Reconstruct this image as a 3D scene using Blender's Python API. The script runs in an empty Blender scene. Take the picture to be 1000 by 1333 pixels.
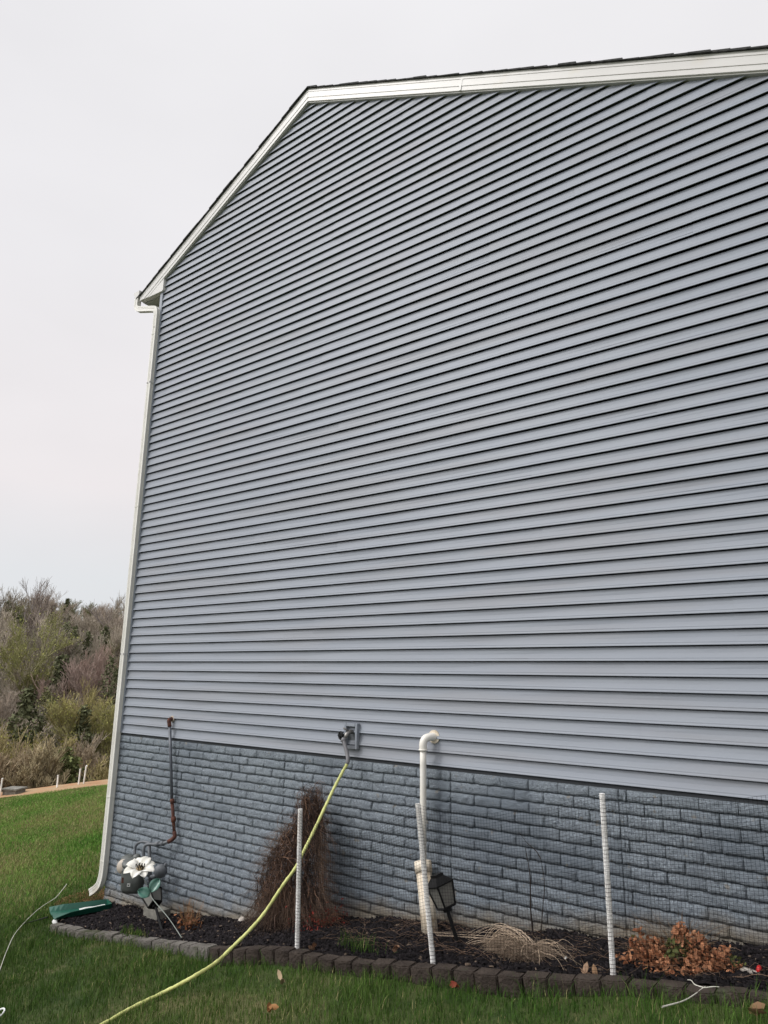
import bpy, bmesh, math, random
import numpy as np
from mathutils import Vector, Matrix
random.seed(7); RNG = np.random.default_rng(7)
S = bpy.context.scene
COL = S.collection
R = math.radians

# ---------------------------------------------------------------- camera
FPX = 898.74
CAMP = np.array([7.6017, -4.9085, 0.7057])
YAW, PITCH, ROLL = -0.65159, 0.230611, 0.01273
_f = np.array([math.sin(YAW)*math.cos(PITCH), math.cos(YAW)*math.cos(PITCH), math.sin(PITCH)])
_r = np.array([math.cos(YAW), -math.sin(YAW), 0.0]); _u = np.cross(_r, _f)
CR = _r*math.cos(ROLL) + _u*math.sin(ROLL); CU = -_r*math.sin(ROLL) + _u*math.cos(ROLL)
cam = bpy.data.cameras.new('camera'); camo = bpy.data.objects.new('camera', cam); COL.objects.link(camo)
M = Matrix(((CR[0], CU[0], -_f[0], CAMP[0]), (CR[1], CU[1], -_f[1], CAMP[1]), (CR[2], CU[2], -_f[2], CAMP[2]), (0, 0, 0, 1)))
camo.matrix_world = M
cam.sensor_fit = 'HORIZONTAL'; cam.sensor_width = 36.0; cam.lens = FPX/1000*36
cam.clip_start = 0.05; cam.clip_end = 2000
S.camera = camo

def at(x, y, Y):
    """the point on the vertical plane y = Y that the calibrated view sees at photo pixel (x, y)"""
    d = _f + CR*((x-500)/FPX) - CU*((y-666.5)/FPX)
    return Vector(CAMP + d*((Y-CAMP[1])/d[1]))

# ---------------------------------------------------------------- world and sun (bright overcast)
SUN_AZ = Vector((-0.60, -0.74, 0.0)).normalized(); SUN_EL = R(46)
sd = Vector((SUN_AZ.x*math.cos(SUN_EL), SUN_AZ.y*math.cos(SUN_EL), math.sin(SUN_EL)))
w = bpy.data.worlds.new('World'); S.world = w; w.use_nodes = True
nt = w.node_tree; nt.nodes.clear()
N = nt.nodes.new; LK = nt.links.new
out = N('ShaderNodeOutputWorld'); mixs = N('ShaderNodeMixShader')
sky = N('ShaderNodeTexSky'); sky.sky_type = 'NISHITA'; sky.sun_disc = False
sky.sun_elevation = SUN_EL; sky.sun_rotation = math.atan2(sd.x, sd.y)
b1 = N('ShaderNodeBackground'); b1.inputs[1].default_value = 0.10; LK(sky.outputs[0], b1.inputs[0])
tc = N('ShaderNodeTexCoord'); sep = N('ShaderNodeSeparateXYZ'); LK(tc.outputs['Generated'], sep.inputs[0])
ramp = N('ShaderNodeValToRGB'); LK(sep.outputs[2], ramp.inputs[0])
e = ramp.color_ramp.elements
e[0].position = 0.0; e[0].color = (.74, .76, .79, 1)
e[1].position = 1.0; e[1].color = (.92, .915, .93, 1)
for p_, c_ in ((.12, (.79, .80, .82, 1)), (.24, (.905, .855, .858, 1)), (.5, (.905, .885, .90, 1))):
    q = e.new(p_); q.color = c_
nz = N('ShaderNodeTexNoise'); nz.inputs['Scale'].default_value = 1.6; nz.inputs['Detail'].default_value = 4
mp = N('ShaderNodeMapping'); mp.inputs['Scale'].default_value = (1, 1, 2.5); LK(tc.outputs['Generated'], mp.inputs[0]); LK(mp.outputs[0], nz.inputs['Vector'])
mr = N('ShaderNodeMapRange'); mr.inputs[1].default_value = .3; mr.inputs[2].default_value = .7; mr.inputs[3].default_value = .945; mr.inputs[4].default_value = 1.04
LK(nz.outputs[0], mr.inputs[0])
dot = N('ShaderNodeVectorMath'); dot.operation = 'DOT_PRODUCT'; dot.inputs[1].default_value = sd; LK(tc.outputs['Generated'], dot.inputs[0])
gl = N('ShaderNodeMapRange'); gl.inputs[1].default_value = .68; gl.inputs[2].default_value = 1.0; gl.inputs[3].default_value = 1.0; gl.inputs[4].default_value = 3.8
gl.interpolation_type = 'SMOOTHSTEP'; LK(dot.outputs['Value'], gl.inputs[0])
mm = N('ShaderNodeMath'); mm.operation = 'MULTIPLY'; LK(mr.outputs[0], mm.inputs[0]); LK(gl.outputs[0], mm.inputs[1])
b2 = N('ShaderNodeBackground'); LK(ramp.outputs[0], b2.inputs[0]); LK(mm.outputs[0], b2.inputs[1])
mixs.inputs[0].default_value = 0.93; LK(b1.outputs[0], mixs.inputs[1]); LK(b2.outputs[0], mixs.inputs[2]); LK(mixs.outputs[0], out.inputs[0])
sl = bpy.data.lights.new('sun', 'SUN'); sl.energy = 1.4; sl.angle = R(10); sl.color = (1, .965, .92)
so = bpy.data.objects.new('sun', sl); COL.objects.link(so)
so.rotation_euler = sd.to_track_quat('Z', 'Y').to_euler(); so.location = (0, -10, 20)
S.view_settings.view_transform = 'Standard'; S.view_settings.look = 'None'; S.view_settings.exposure = 0.0; S.view_settings.gamma = 1

# ---------------------------------------------------------------- helpers
def mat(name, col, rough=.6, col2=None, scale=6.0, detail=5.0, bump=0.0, bscale=60.0, metal=0.0, spec=.5, c3=None, s3=1.2, t3=.55, stretch=None, attr=None, trans=0.0):
    m = bpy.data.materials.new(name); m.use_nodes = True; t = m.node_tree; n = t.nodes; l = t.links
    b = n['Principled BSDF']; b.inputs['Roughness'].default_value = rough; b.inputs['Metallic'].default_value = metal
    b.inputs['Specular IOR Level'].default_value = spec
    g = n.new('ShaderNodeNewGeometry'); v = g.outputs['Position']
    if stretch:
        mp = n.new('ShaderNodeMapping'); mp.inputs['Scale'].default_value = stretch; l.new(v, mp.inputs[0]); v = mp.outputs[0]
    cur = None
    rgb = n.new('ShaderNodeRGB'); rgb.outputs[0].default_value = (*col, 1); cur = rgb.outputs[0]
    def mix(fac, a, c):
        x = n.new('ShaderNodeMix'); x.data_type = 'RGBA'; l.new(fac, x.inputs[0]); l.new(a, x.inputs[6])
        if isinstance(c, tuple): x.inputs[7].default_value = (*c, 1)
        else: l.new(c, x.inputs[7])
        return x.outputs[2]
    def noise(sc, det, lo, hi):
        z = n.new('ShaderNodeTexNoise'); z.inputs['Scale'].default_value = sc; z.inputs['Detail'].default_value = det; l.new(v, z.inputs['Vector'])
        r = n.new('ShaderNodeMapRange'); r.inputs[1].default_value = lo; r.inputs[2].default_value = hi; l.new(z.outputs[0], r.inputs[0])
        return r.outputs[0]
    if col2: cur = mix(noise(scale, detail, .32, .68), cur, col2)
    if c3: cur = mix(noise(s3, 3.0, t3, t3+.12), cur, c3)
    if attr:
        a = n.new('ShaderNodeAttribute'); a.attribute_name = attr
        x = n.new('ShaderNodeMix'); x.data_type = 'RGBA'; x.blend_type = 'MULTIPLY'; x.inputs[0].default_value = 1
        l.new(cur, x.inputs[6]); l.new(a.outputs['Color'], x.inputs[7]); cur = x.outputs[2]
    l.new(cur, b.inputs['Base Color'])
    if bump:
        z = n.new('ShaderNodeTexNoise'); z.inputs['Scale'].default_value = bscale; z.inputs['Detail'].default_value = 6; l.new(g.outputs['Position'], z.inputs['Vector'])
        bb = n.new('ShaderNodeBump'); bb.inputs['Strength'].default_value = min(1, bump); bb.inputs['Distance'].default_value = .01*max(1, bump); l.new(z.outputs[0], bb.inputs['Height']); l.new(bb.outputs[0], b.inputs['Normal'])
    m['_'] = 0
    return m

def link(name, me, m=None, parent=None):
    o = bpy.data.objects.new(name, me); COL.objects.link(o)
    if m is not None: me.materials.append(m)
    if parent is not None: o.parent = parent; o.matrix_parent_inverse = parent.matrix_world.inverted()
    return o
def tag(o, label=None, cat=None, group=None, kind=None):
    if label: o['label'] = label
    if cat: o['category'] = cat
    if group: o['group'] = group
    if kind: o['kind'] = kind
    return o
def empty(name, loc, label, cat, group=None):
    o = bpy.data.objects.new(name, None); COL.objects.link(o); o.location = loc; o.empty_display_size = .1
    o.matrix_world = Matrix.Translation(Vector(loc))
    return tag(o, label, cat, group)

class MB:
    def __init__(s): s.v = []; s.f = []
    def add(s, vs, fs):
        k = len(s.v); s.v += [tuple(v) for v in vs]; s.f += [tuple(i+k for i in f) for f in fs]; return s
    def box(s, c, size, rot=None):
        x, y, z = [d/2 for d in size]; vs = [Vector((a*x, b*y, cc*z)) for a in (-1, 1) for b in (-1, 1) for cc in (-1, 1)]
        if rot is not None: vs = [rot @ v for v in vs]
        vs = [v+Vector(c) for v in vs]
        return s.add(vs, [(0, 1, 3, 2), (4, 6, 7, 5), (0, 4, 5, 1), (2, 3, 7, 6), (0, 2, 6, 4), (1, 5, 7, 3)])
    def tube(s, pts, rad, n=10, cap=True):
        pts = [Vector(p) for p in pts]; k = len(pts)
        rad = rad if isinstance(rad, (list, tuple)) else [rad]*k
        t0 = (pts[1]-pts[0]).normalized(); a = t0.orthogonal().normalized(); rings = []
        for i, p in enumerate(pts):
            t = (pts[min(i+1, k-1)]-pts[max(i-1, 0)]).normalized()
            a = (a - t*a.dot(t)); a = a.normalized() if a.length > 1e-6 else t.orthogonal().normalized()
            b = t.cross(a)
            rings.append([p + (a*math.cos(j*2*math.pi/n)+b*math.sin(j*2*math.pi/n))*rad[i] for j in range(n)])
        vs = [v for r_ in rings for v in r_]
        fs = [(i*n+j, i*n+(j+1) % n, (i+1)*n+(j+1) % n, (i+1)*n+j) for i in range(k-1) for j in range(n)]
        if cap: fs += [tuple(range(n-1, -1, -1)), tuple((k-1)*n+j for j in range(n))]
        return s.add(vs, fs)
    def prism(s, poly, y0, y1):
        """polygon in (x, z) extruded from y0 to y1"""
        n = len(poly); vs = [(x, y0, z) for x, z in poly]+[(x, y1, z) for x, z in poly]
        fs = [tuple(range(n)), tuple(range(2*n-1, n-1, -1))]+[(i, i+n, (i+1) % n+n, (i+1) % n) for i in range(n)]
        return s.add(vs, fs)
    def build(s, name, m, parent=None, smooth=False, bevel=0.0):
        me = bpy.data.meshes.new(name); me.from_pydata(s.v, [], s.f)
        bm = bmesh.new(); bm.from_mesh(me); bmesh.ops.recalc_face_normals(bm, faces=bm.faces[:])
        if bevel:
            bmesh.ops.bevel(bm, geom=[e_ for e_ in bm.edges if len(e_.link_faces) == 2 and e_.calc_face_angle(0) > .5], offset=bevel, segments=2, affect='EDGES', clamp_overlap=True)
        bm.to_mesh(me); bm.free()
        if smooth: me.shade_smooth()
        return link(name, me, m, parent)

def smoothpath(pts, n=6):
    """Catmull-Rom through the points"""
    P = [Vector(p) for p in pts]; P = [P[0]*2-P[1]]+P+[P[-1]*2-P[-2]]; o = []
    for i in range(1, len(P)-2):
        for k in range(n):
            t = k/n; a, b, c, d = P[i-1:i+3]
            o.append(.5*((2*b)+(c-a)*t+(2*a-5*b+4*c-d)*t*t+(3*b-a-3*c+d)*t**3))
    o.append(P[-2]); return o

def strands(name, paths, radii, m, parent=None, sides=3, colors=None):
    """many thin tapered strands as ONE mesh, numpy. paths: list of (k,3) arrays of equal k"""
    P = np.asarray(paths, float); n, k, _ = P.shape; r = np.asarray(radii, float).reshape(n, -1)
    if r.shape[1] == 1: r = r*np.linspace(1, .35, k)[None]
    T = np.gradient(P, axis=1); T /= np.linalg.norm(T, axis=2, keepdims=True)+1e-9
    ref = np.where(np.abs(T[..., 2:3]) > .9, np.array([1., 0, 0]), np.array([0, 0, 1.]))
    A = np.cross(T, ref); A /= np.linalg.norm(A, axis=2, keepdims=True)+1e-9; B = np.cross(T, A)
    ang = np.arange(sides)*2*np.pi/sides
    V = P[:, :, None]+r[:, :, None, None]*(A[:, :, None]*np.cos(ang)[None, None, :, None]+B[:, :, None]*np.sin(ang)[None, None, :, None])
    V = V.reshape(-1, 3)
    i, s_, j = np.meshgrid(np.arange(n), np.arange(k-1), np.arange(sides), indexing='ij')
    b0 = i*k*sides+s_*sides; j2 = (j+1) % sides
    F = np.stack([b0+j, b0+j2, b0+sides+j2, b0+sides+j], -1).reshape(-1, 4)
    me = npmesh(name, V, F)
    if colors is not None:
        setcol(me, np.repeat(np.asarray(colors), k*sides, axis=0))
    return link(name, me, m, parent)
def npmesh(name, V, F):
    me = bpy.data.meshes.new(name); nf, c = F.shape
    me.vertices.add(len(V)); me.vertices.foreach_set('co', V.astype(np.float32).ravel())
    me.loops.add(nf*c); me.loops.foreach_set('vertex_index', F.astype(np.int32).ravel())
    me.polygons.add(nf); me.polygons.foreach_set('loop_start', np.arange(0, nf*c, c, dtype=np.int32)); me.polygons.foreach_set('loop_total', np.full(nf, c, dtype=np.int32))
    me.update(); me.validate(); return me
def setcol(me, c):
    a = me.color_attributes.new('tint', 'FLOAT_COLOR', 'POINT')
    c = np.concatenate([c, np.ones((len(c), 1))], 1) if c.shape[1] == 3 else c
    a.data.foreach_set('color', c.astype(np.float32).ravel())

# ---------------------------------------------------------------- terrain functions
BX = np.array([0, .9, 2.09, 3.59, 4.63, 5.25, 6.03, 6.69, 9.5, 14.]); BZ = np.array([-1.82, -1.74, -1.575, -1.26, -1.115, -1.035, -.92, -.815, -.5, -.3])
def base(x):
    x = np.asarray(x, float); return np.where(x < 0, -1.82+.085*np.minimum(x, 0), np.interp(x, BX, BZ))
EX = np.array([.15, .31, 1.25, 2.07, 3.0, 3.73, 4.2, 4.9, 5.6, 6.0, 6.43, 6.8, 7.6, 9.6]); EY = np.array([-.62, -.69, -.655, -.66, -.80, -.80, -.83, -.77, -.72, -.65, -.655, -.66, -.66, -.66])
def edge_y(x): return np.interp(x, EX, EY)
P0 = np.array([-12.26, 4.54]); DIR = np.array([.481, .876]); NRM = np.array([-.876, .481])
def lawn(x, y):
    x = np.asarray(x, float); y = np.asarray(y, float)
    z = base(x)+.045*y
    step = np.interp(x, [.2, .6, 2.4, 3.0, 5.4, 6.1, 9], [0, .03, .035, .072, .062, .02, .015])
    z = z-step*np.clip((x-0)/.3, 0, 1)*(y < 0.3)
    z = z+.012*np.sin(x*2.1+y*1.3)+.01*np.sin(y*2.9-x*.7)
    s = (x-P0[0])*NRM[0]+(y-P0[1])*NRM[1]; t = (x-P0[0])*DIR[0]+(y-P0[1])*DIR[1]
    prof = np.interp(s, [-1, 0, 1.6, 4, 14, 30, 60, 95, 200], [0, .02, .04, -.7, -4.6, -4.0, .0, 6.6, 14])
    far = np.interp(s, [1, 20], [0, 1])
    zz = (base(P0[0])+.045*P0[1])*far+z*(1-far)
    return np.where(s > 0, zz+prof-.04*far*t, z+prof*(s > -1))
def bed(x, y): return base(x)+.03*np.asarray(y)+.012*np.sin(np.asarray(x)*5+np.asarray(y)*9)+.01*np.sin(np.asarray(x)*13-np.asarray(y)*7)
def gz(x, y):
    return float(bed(x, y)) if (x > .1 and edge_y(x) < y < 0) else float(lawn(x, y))

def grid(name, xs, ys, fn, m, kind='structure'):
    X, Y = np.meshgrid(xs, ys, indexing='ij'); V = np.stack([X, Y, fn(X, Y)], -1).reshape(-1, 3)
    a, b = np.meshgrid(np.arange(len(xs)-1), np.arange(len(ys)-1), indexing='ij'); k = (a*len(ys)+b).ravel()
    F = np.stack([k, k+len(ys), k+len(ys)+1, k+1], -1); me = npmesh(name, V, F); me.shade_smooth(); o = link(name, me, m)
    if kind: o['kind'] = kind
    return o

# ---------------------------------------------------------------- materials
m_lawn = mat('lawn soil and thatch', (.028, .050, .012), .9, (.065, .080, .026), 5, 6, 1, 90, c3=(.13, .12, .055), s3=1.1, t3=.56, spec=.2)
m_blade = mat('grass blade', (1, 1, 1), .75, attr='tint', spec=.06)
m_hill = mat('leaf litter hillside', (.10, .075, .05), 1, (.16, .12, .085), .8, 6, 1, 3, spec=.1)
m_dirt = mat('orange clay', (.36, .19, .10), .95, (.34, .26, .16), 2.5, 6, 1, 12, spec=.1)
m_mulch = mat('black mulch', (.007, .006, .0065), .9, (.016, .013, .013), 40, 5, 1.5, 60, spec=.08)
m_chip = mat('mulch chip', (1, 1, 1), .85, attr='tint', spec=.12)
m_side = mat('blue grey vinyl', (.226, .250, .289), .5, (.248, .270, .304), 2.0, 6, .10, 26, c3=(.228, .243, .270), s3=1.3, t3=.5, stretch=(.35, 1, 4.0), spec=.35)
m_corner = mat('blue grey corner vinyl', (.22, .245, .285), .5, (.24, .265, .30), 3)
m_dark = mat('dark recess board', (.05, .055, .062), .9)
m_white = mat('white aluminium', (.60, .59, .565), .42, (.55, .54, .515), 2.2, 5, .06, 14, spec=.4, c3=(.57, .54, .48), s3=3.5, t3=.62)
m_down = mat('cream downspout', (.70, .69, .64), .42, (.63, .615, .56), 3, 5, .06, 20, c3=(.52, .48, .40), s3=5, t3=.66)
m_soffit = mat('soffit', (.42, .42, .38), .6, (.36, .36, .33), 3)
m_shing = mat('asphalt shingle', (.035, .036, .036), .95, (.075, .075, .072), 25, 6, 1, 150, spec=.2)
m_edge = mat('brown grey edging concrete', (.030, .023, .019), .95, (.056, .044, .036), 9, 7, 1.6, 55, c3=(.06, .065, .04), s3=4, t3=.58, spec=.2)
m_edge2 = mat('weathered pale edging concrete', (.10, .092, .082), .95, (.17, .158, .142), 10, 7, 1.6, 55, c3=(.06, .062, .04), s3=5, t3=.55, spec=.1)
m_pvc = mat('aged white pvc', (.76, .74, .69), .4, (.66, .63, .56), 4, 6, .08, 30, c3=(.50, .42, .28), s3=8, t3=.66)
m_sleeve = mat('stained beige pvc', (.66, .59, .48), .55, (.52, .43, .31), 7, 6, .3, 40, c3=(.30, .22, .13), s3=14, t3=.62)
m_stake = mat('white plastic stake', (.90, .89, .87), .45, (.66, .64, .60), 9, 5, .1, 40)
m_net = mat('black plastic netting', (.008, .008, .009), .7, spec=.1)
m_hose = mat('yellow hose fabric', (.62, .64, .24), .6, (.48, .50, .17), 25, 4, .5, 220, c3=(.36, .36, .13), s3=6, t3=.6)
m_hosegrey = mat('grey hose collar', (.17, .165, .175), .5, (.12, .12, .125), 20)
m_metal = mat('dull metal', (.30, .29, .27), .4, (.2, .19, .18), 20, metal=.7)
m_grey = mat('grey painted pipe', (.075, .083, .095), .55, (.12, .13, .14), 14, 5, .3, 50)
m_grey2 = mat('grey green stem', (.20, .23, .20), .45)
m_black = mat('black pipe', (.05, .06, .075), .45, (.11, .12, .14), 10, 5, .2, 60)
m_rust = mat('rusted iron', (.11, .035, .02), .9, (.055, .025, .02), 30, 6, .8, 90, c3=(.2, .075, .03), s3=22, t3=.6)
m_meter = mat('grey meter paint', (.07, .078, .074), .5, (.10, .108, .10), 9, 5, .15, 40)
m_beige = mat('faded beige cover', (.50, .43, .34), .5, (.34, .30, .25), 12)
m_flower = mat('white enamel petal', (.78, .77, .72), .4, (.68, .66, .58), 12)
m_leaf = mat('green enamel leaf', (.045, .15, .115), .35, (.12, .24, .19), 18)
m_gold = mat('brown flower centre', (.22, .15, .06), .5)
m_blk = mat('black lantern metal', (.006, .006, .006), .5, (.010, .010, .010), 20, spec=.18)
m_pane = mat('frosted lantern pane', (.13, .13, .118), .35, (.18, .175, .155), 10, spec=.5)
m_green = mat('dark green plastic', (.008, .075, .05), .35, (.012, .095, .062), 6, spec=.5)
m_pale = mat('white residue', (.72, .74, .72), .6, (.6, .6, .58), 20)
m_block = mat('weathered concrete', (.12, .118, .10), .95, (.24, .23, .20), 15, 6, 1, 60)
m_twig = mat('dry brown twig', (1, 1, 1), .85, attr='tint', spec=.2)
m_dleaf = mat('dry leaf', (1, 1, 1), .75, attr='tint', spec=.25)
m_cord = mat('pale cord', (.52, .50, .44), .7, (.40, .40, .33), 20)
m_stone = mat('pale stone', (.50, .46, .40), .8, (.36, .32, .28), 30, 5, .6, 40)
m_red = mat('red ball skin', (.5, .02, .02), .35)
m_tree = mat('bare branches', (1, 1, 1), .95, attr='tint', spec=.1)

# ---------------------------------------------------------------- ground
cs = np.concatenate([np.linspace(-260, -30, 24), np.linspace(-28, -4, 49), np.linspace(-3.8, 10, 139), np.linspace(11, 60, 30)])
ys = np.concatenate([np.linspace(-60, -6, 28), np.linspace(-5.8, 1, 69), np.linspace(1.5, 20, 38), np.linspace(22, 200, 60)])
g = grid('lawn', cs, ys, lambda X, Y: lawn(X, Y), m_lawn)
# hillside and dirt as draped sheets
def strip(name, s0, s1, ns, t0, t1, ntt, m, lift, wob=0):
    ss = np.linspace(0, 1, ns); tt = np.linspace(t0, t1, ntt); A, T = np.meshgrid(ss, tt, indexing='ij')
    w1 = wob*(np.sin(T*1.3)+.6*np.sin(T*3.1+1)+.4*np.sin(T*7.7)); w0 = wob*(np.sin(T*1.9+2)+.7*np.sin(T*4.3)+.4*np.sin(T*9))
    Sx = (s0+w0)*(1-A)+(s1+w1)*A
    X = P0[0]+NRM[0]*Sx+DIR[0]*T; Y = P0[1]+NRM[1]*Sx+DIR[1]*T
    V = np.stack([X, Y, lawn(X, Y)+lift], -1).reshape(-1, 3)
    a, b = np.meshgrid(np.arange(ns-1), np.arange(ntt-1), indexing='ij'); k = (a*ntt+b).ravel()
    me = npmesh(name, V, np.stack([k, k+ntt, k+ntt+1, k+1], -1)); me.shade_smooth(); o = link(name, me, m); o['kind'] = 'structure'; return o
strip('dirt_strip', 0.0, 1.9, 8, -25, 40, 260, m_dirt, .022, .12)
strip('hillside', 1.75, 190, 90, -120, 160, 120, m_hill, .05)

# mulch bed
xs = np.linspace(.12, 9.6, 240); V = []; nv = 14
for x in xs:
    for j in range(nv):
        y = (edge_y(x)-.02)*(j/(nv-1))+.0; V.append((x, y+.004, float(bed(x, y))+RNG.normal(0, .005)+.005))
k = np.array([i*nv+j for i in range(len(xs)-1) for j in range(nv-1)])
me = npmesh('mulch_bed', np.array(V), np.stack([k, k+nv, k+nv+1, k+1], -1)); o = link('mulch_bed', me, m_mulch); o['kind'] = 'structure'
# chips
n = 26000; cx = RNG.uniform(.1, 8.6, n); cy = RNG.uniform(0, 1, n)*(edge_y(cx)+.03)-.005
C3 = np.stack([cx, cy, bed(cx, cy)+RNG.uniform(.004, .022, n)], -1)
L = RNG.uniform(.008, .024, n); W_ = RNG.uniform(.003, .008, n); az = RNG.uniform(0, 6.3, n); tl = RNG.normal(0, .35, n)
a = np.stack([np.cos(az)*np.cos(tl), np.sin(az)*np.cos(tl), np.sin(tl)], -1); b = np.stack([-np.sin(az), np.cos(az), RNG.normal(0, .4, n)], -1)
b /= np.linalg.norm(b, axis=1, keepdims=True); c = np.cross(a, b)
V = (C3[:, None]+a[:, None]*L[:, None, None]*np.array([-1, 1, 1, -1, -.7, .8, .8, -.7])[None, :, None]
     + b[:, None]*W_[:, None, None]*np.array([-1, -.7, 1, .8, -.6, -.6, .6, .6])[None, :, None]+c[:, None]*.004*np.array([-1, -1, -1, -1, 1, 1, 1, 1])[None, :, None])
Fq = np.array([(0, 1, 2, 3), (4, 5, 6, 7), (0, 1, 5, 4), (1, 2, 6, 5), (2, 3, 7, 6), (3, 0, 4, 7)])
F = (np.arange(n)[:, None, None]*8+Fq[None]).reshape(-1, 4)
me = npmesh('mulch', V.reshape(-1, 3), F); tn = RNG.uniform(.4, 1.8, n)[:, None]*np.array([.0125, .0105, .0115]); li = RNG.random(n) < .025; tn[li] = RNG.uniform(.5, 1, (li.sum(), 1))*np.array([.16, .12, .09])
setcol(me, np.repeat(tn, 8, axis=0)); o = link('mulch', me, m_chip); tag(o, kind='stuff', label='black shredded bark mulch covering the planting bed', cat='mulch')

# grass blades
def cam_in(x, y, z, pad=60):
    d = np.stack([x, y, z], -1)-CAMP; zc = d@_f; px = 500+FPX*(d@CR)/zc; py = 666.5-FPX*(d@CU)/zc
    return (zc > 0) & (px > -pad) & (px < 1000+pad) & (py < 1333+pad) & (py > 0), zc
VB = []; CB = []; NB = 0
def blades(x, y, h, wd, dens_tint=1.0, ctr=None):
    n = len(x); z = lawn(x, y) if ctr is None else ctr
    az = RNG.uniform(0, 6.283, n); lean = RNG.normal(0, .5, n)*h; la = RNG.uniform(0, 6.283, n)
    bx = np.cos(az)*wd/2; by = np.sin(az)*wd/2; tx = x+lean*np.cos(la); ty = y+lean*np.sin(la)
    mx = x+.35*lean*np.cos(la); my = y+.35*lean*np.sin(la)
    v = np.stack([np.stack([x-bx, y-by, z-.005], -1), np.stack([x+bx, y+by, z-.005], -1), np.stack([mx+bx*.8, my+by*.8, z+h*.6], -1), np.stack([mx-bx*.8, my-by*.8, z+h*.6], -1), np.stack([tx, ty, z+h], -1)], 1)
    patch = .5+.5*np.sin(x*1.7+2*np.sin(y*1.1))*np.cos(y*1.9+1.5*np.sin(x*.8)); fine = RNG.random(n)
    d = np.hypot(x-CAMP[0], y-CAMP[1]); far = np.clip((d-8)/10, 0, 1)
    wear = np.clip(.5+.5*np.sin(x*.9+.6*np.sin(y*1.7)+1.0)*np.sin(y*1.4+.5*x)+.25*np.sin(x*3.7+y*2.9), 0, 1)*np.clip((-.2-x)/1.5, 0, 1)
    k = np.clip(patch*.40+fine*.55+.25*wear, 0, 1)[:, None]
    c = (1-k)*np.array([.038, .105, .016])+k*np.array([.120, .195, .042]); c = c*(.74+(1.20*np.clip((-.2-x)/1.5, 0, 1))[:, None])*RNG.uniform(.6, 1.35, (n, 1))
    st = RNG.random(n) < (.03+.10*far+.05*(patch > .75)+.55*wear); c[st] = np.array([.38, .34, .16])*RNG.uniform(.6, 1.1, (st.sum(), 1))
    return v, c*dens_tint
def add_blades(v, c): VB.append(v); CB.append(c)
# dense near strip (between the edging and the bottom of the frame)
n = 230000; x = RNG.uniform(-3.2, 8.4, n); y = RNG.uniform(-3.3, .2, n); ok = np.where(x > .12, y < edge_y(x)-.075, True); x, y = x[ok], y[ok]
ok, zc = cam_in(x, y, lawn(x, y), 90); x, y = x[ok], y[ok]
h = RNG.uniform(.016, .066, len(x))*(1+.3*np.sin(x*3)*np.sin(y*4)+.25*np.sin(x*11+y*5)); h = np.where(RNG.random(len(x)) < .03, h*1.5, h); h = np.where((x > .2) & (y > edge_y(x)-.16), h*1.25, h); h = np.where((x > 5.3) & (y > edge_y(x)-.3), h*1.35, h)
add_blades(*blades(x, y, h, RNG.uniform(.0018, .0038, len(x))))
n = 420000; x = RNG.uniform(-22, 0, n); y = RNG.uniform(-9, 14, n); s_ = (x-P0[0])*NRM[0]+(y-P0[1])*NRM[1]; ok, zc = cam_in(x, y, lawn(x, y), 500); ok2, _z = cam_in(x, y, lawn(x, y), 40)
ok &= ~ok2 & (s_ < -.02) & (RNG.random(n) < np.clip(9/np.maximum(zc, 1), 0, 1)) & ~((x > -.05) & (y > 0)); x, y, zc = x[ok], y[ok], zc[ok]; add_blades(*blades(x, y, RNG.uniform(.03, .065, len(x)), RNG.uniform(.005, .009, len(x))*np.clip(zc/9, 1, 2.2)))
# left lawn to the crest
n = 900000; x = RNG.uniform(-14.5, 0.05, n); y = RNG.uniform(-3.5, 9.5, n); s_ = (x-P0[0])*NRM[0]+(y-P0[1])*NRM[1]
ok, zc = cam_in(x, y, lawn(x, y), 40); ok &= (s_ < -.02) & ~((x > -3.2) & (y < .2) & (RNG.random(n) < .75)); pr = np.clip((9.5/np.maximum(zc, 1))**1.0, 0, 1); ok &= RNG.random(n) < pr
straw = ((x+.22)/.42)**2+((y+.02)/.36)**2 < 1+.3*np.sin(x*20); ok &= ~(straw & (RNG.random(n) < .85))
x, y, zc = x[ok], y[ok], zc[ok]
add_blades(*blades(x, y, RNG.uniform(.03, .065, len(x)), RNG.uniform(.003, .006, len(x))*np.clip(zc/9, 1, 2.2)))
V = np.concatenate(VB); Cc = np.concatenate(CB); n = len(V)
V5 = V.reshape(-1, 3); i5 = np.arange(n)*5
F = np.concatenate([np.stack([i5, i5+1, i5+2], -1), np.stack([i5, i5+2, i5+3], -1), np.stack([i5+3, i5+2, i5+4], -1)])
me = npmesh('grass', V5, F); setcol(me, np.repeat(Cc, 5, axis=0)); o = link('grass', me, m_blade); tag(o, kind='stuff', label='short green lawn grass with pale straw-coloured blades', cat='grass')
print('blades', n)

# ---------------------------------------------------------------- house
E_ = .1016; XR = 9.9
AX = 2.69
SR = .5146
def roof_low(x): return 7.27-(.527 if x < AX else SR)*abs(x-AX)
def zl(z): return AX-(7.27-z)/.527
def zr(z): return AX+(7.27-z)/SR
house = empty('house', (0, 0, -1.8), 'two storey house wall in blue grey lap siding over a painted brick pattern foundation', 'house')

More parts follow.
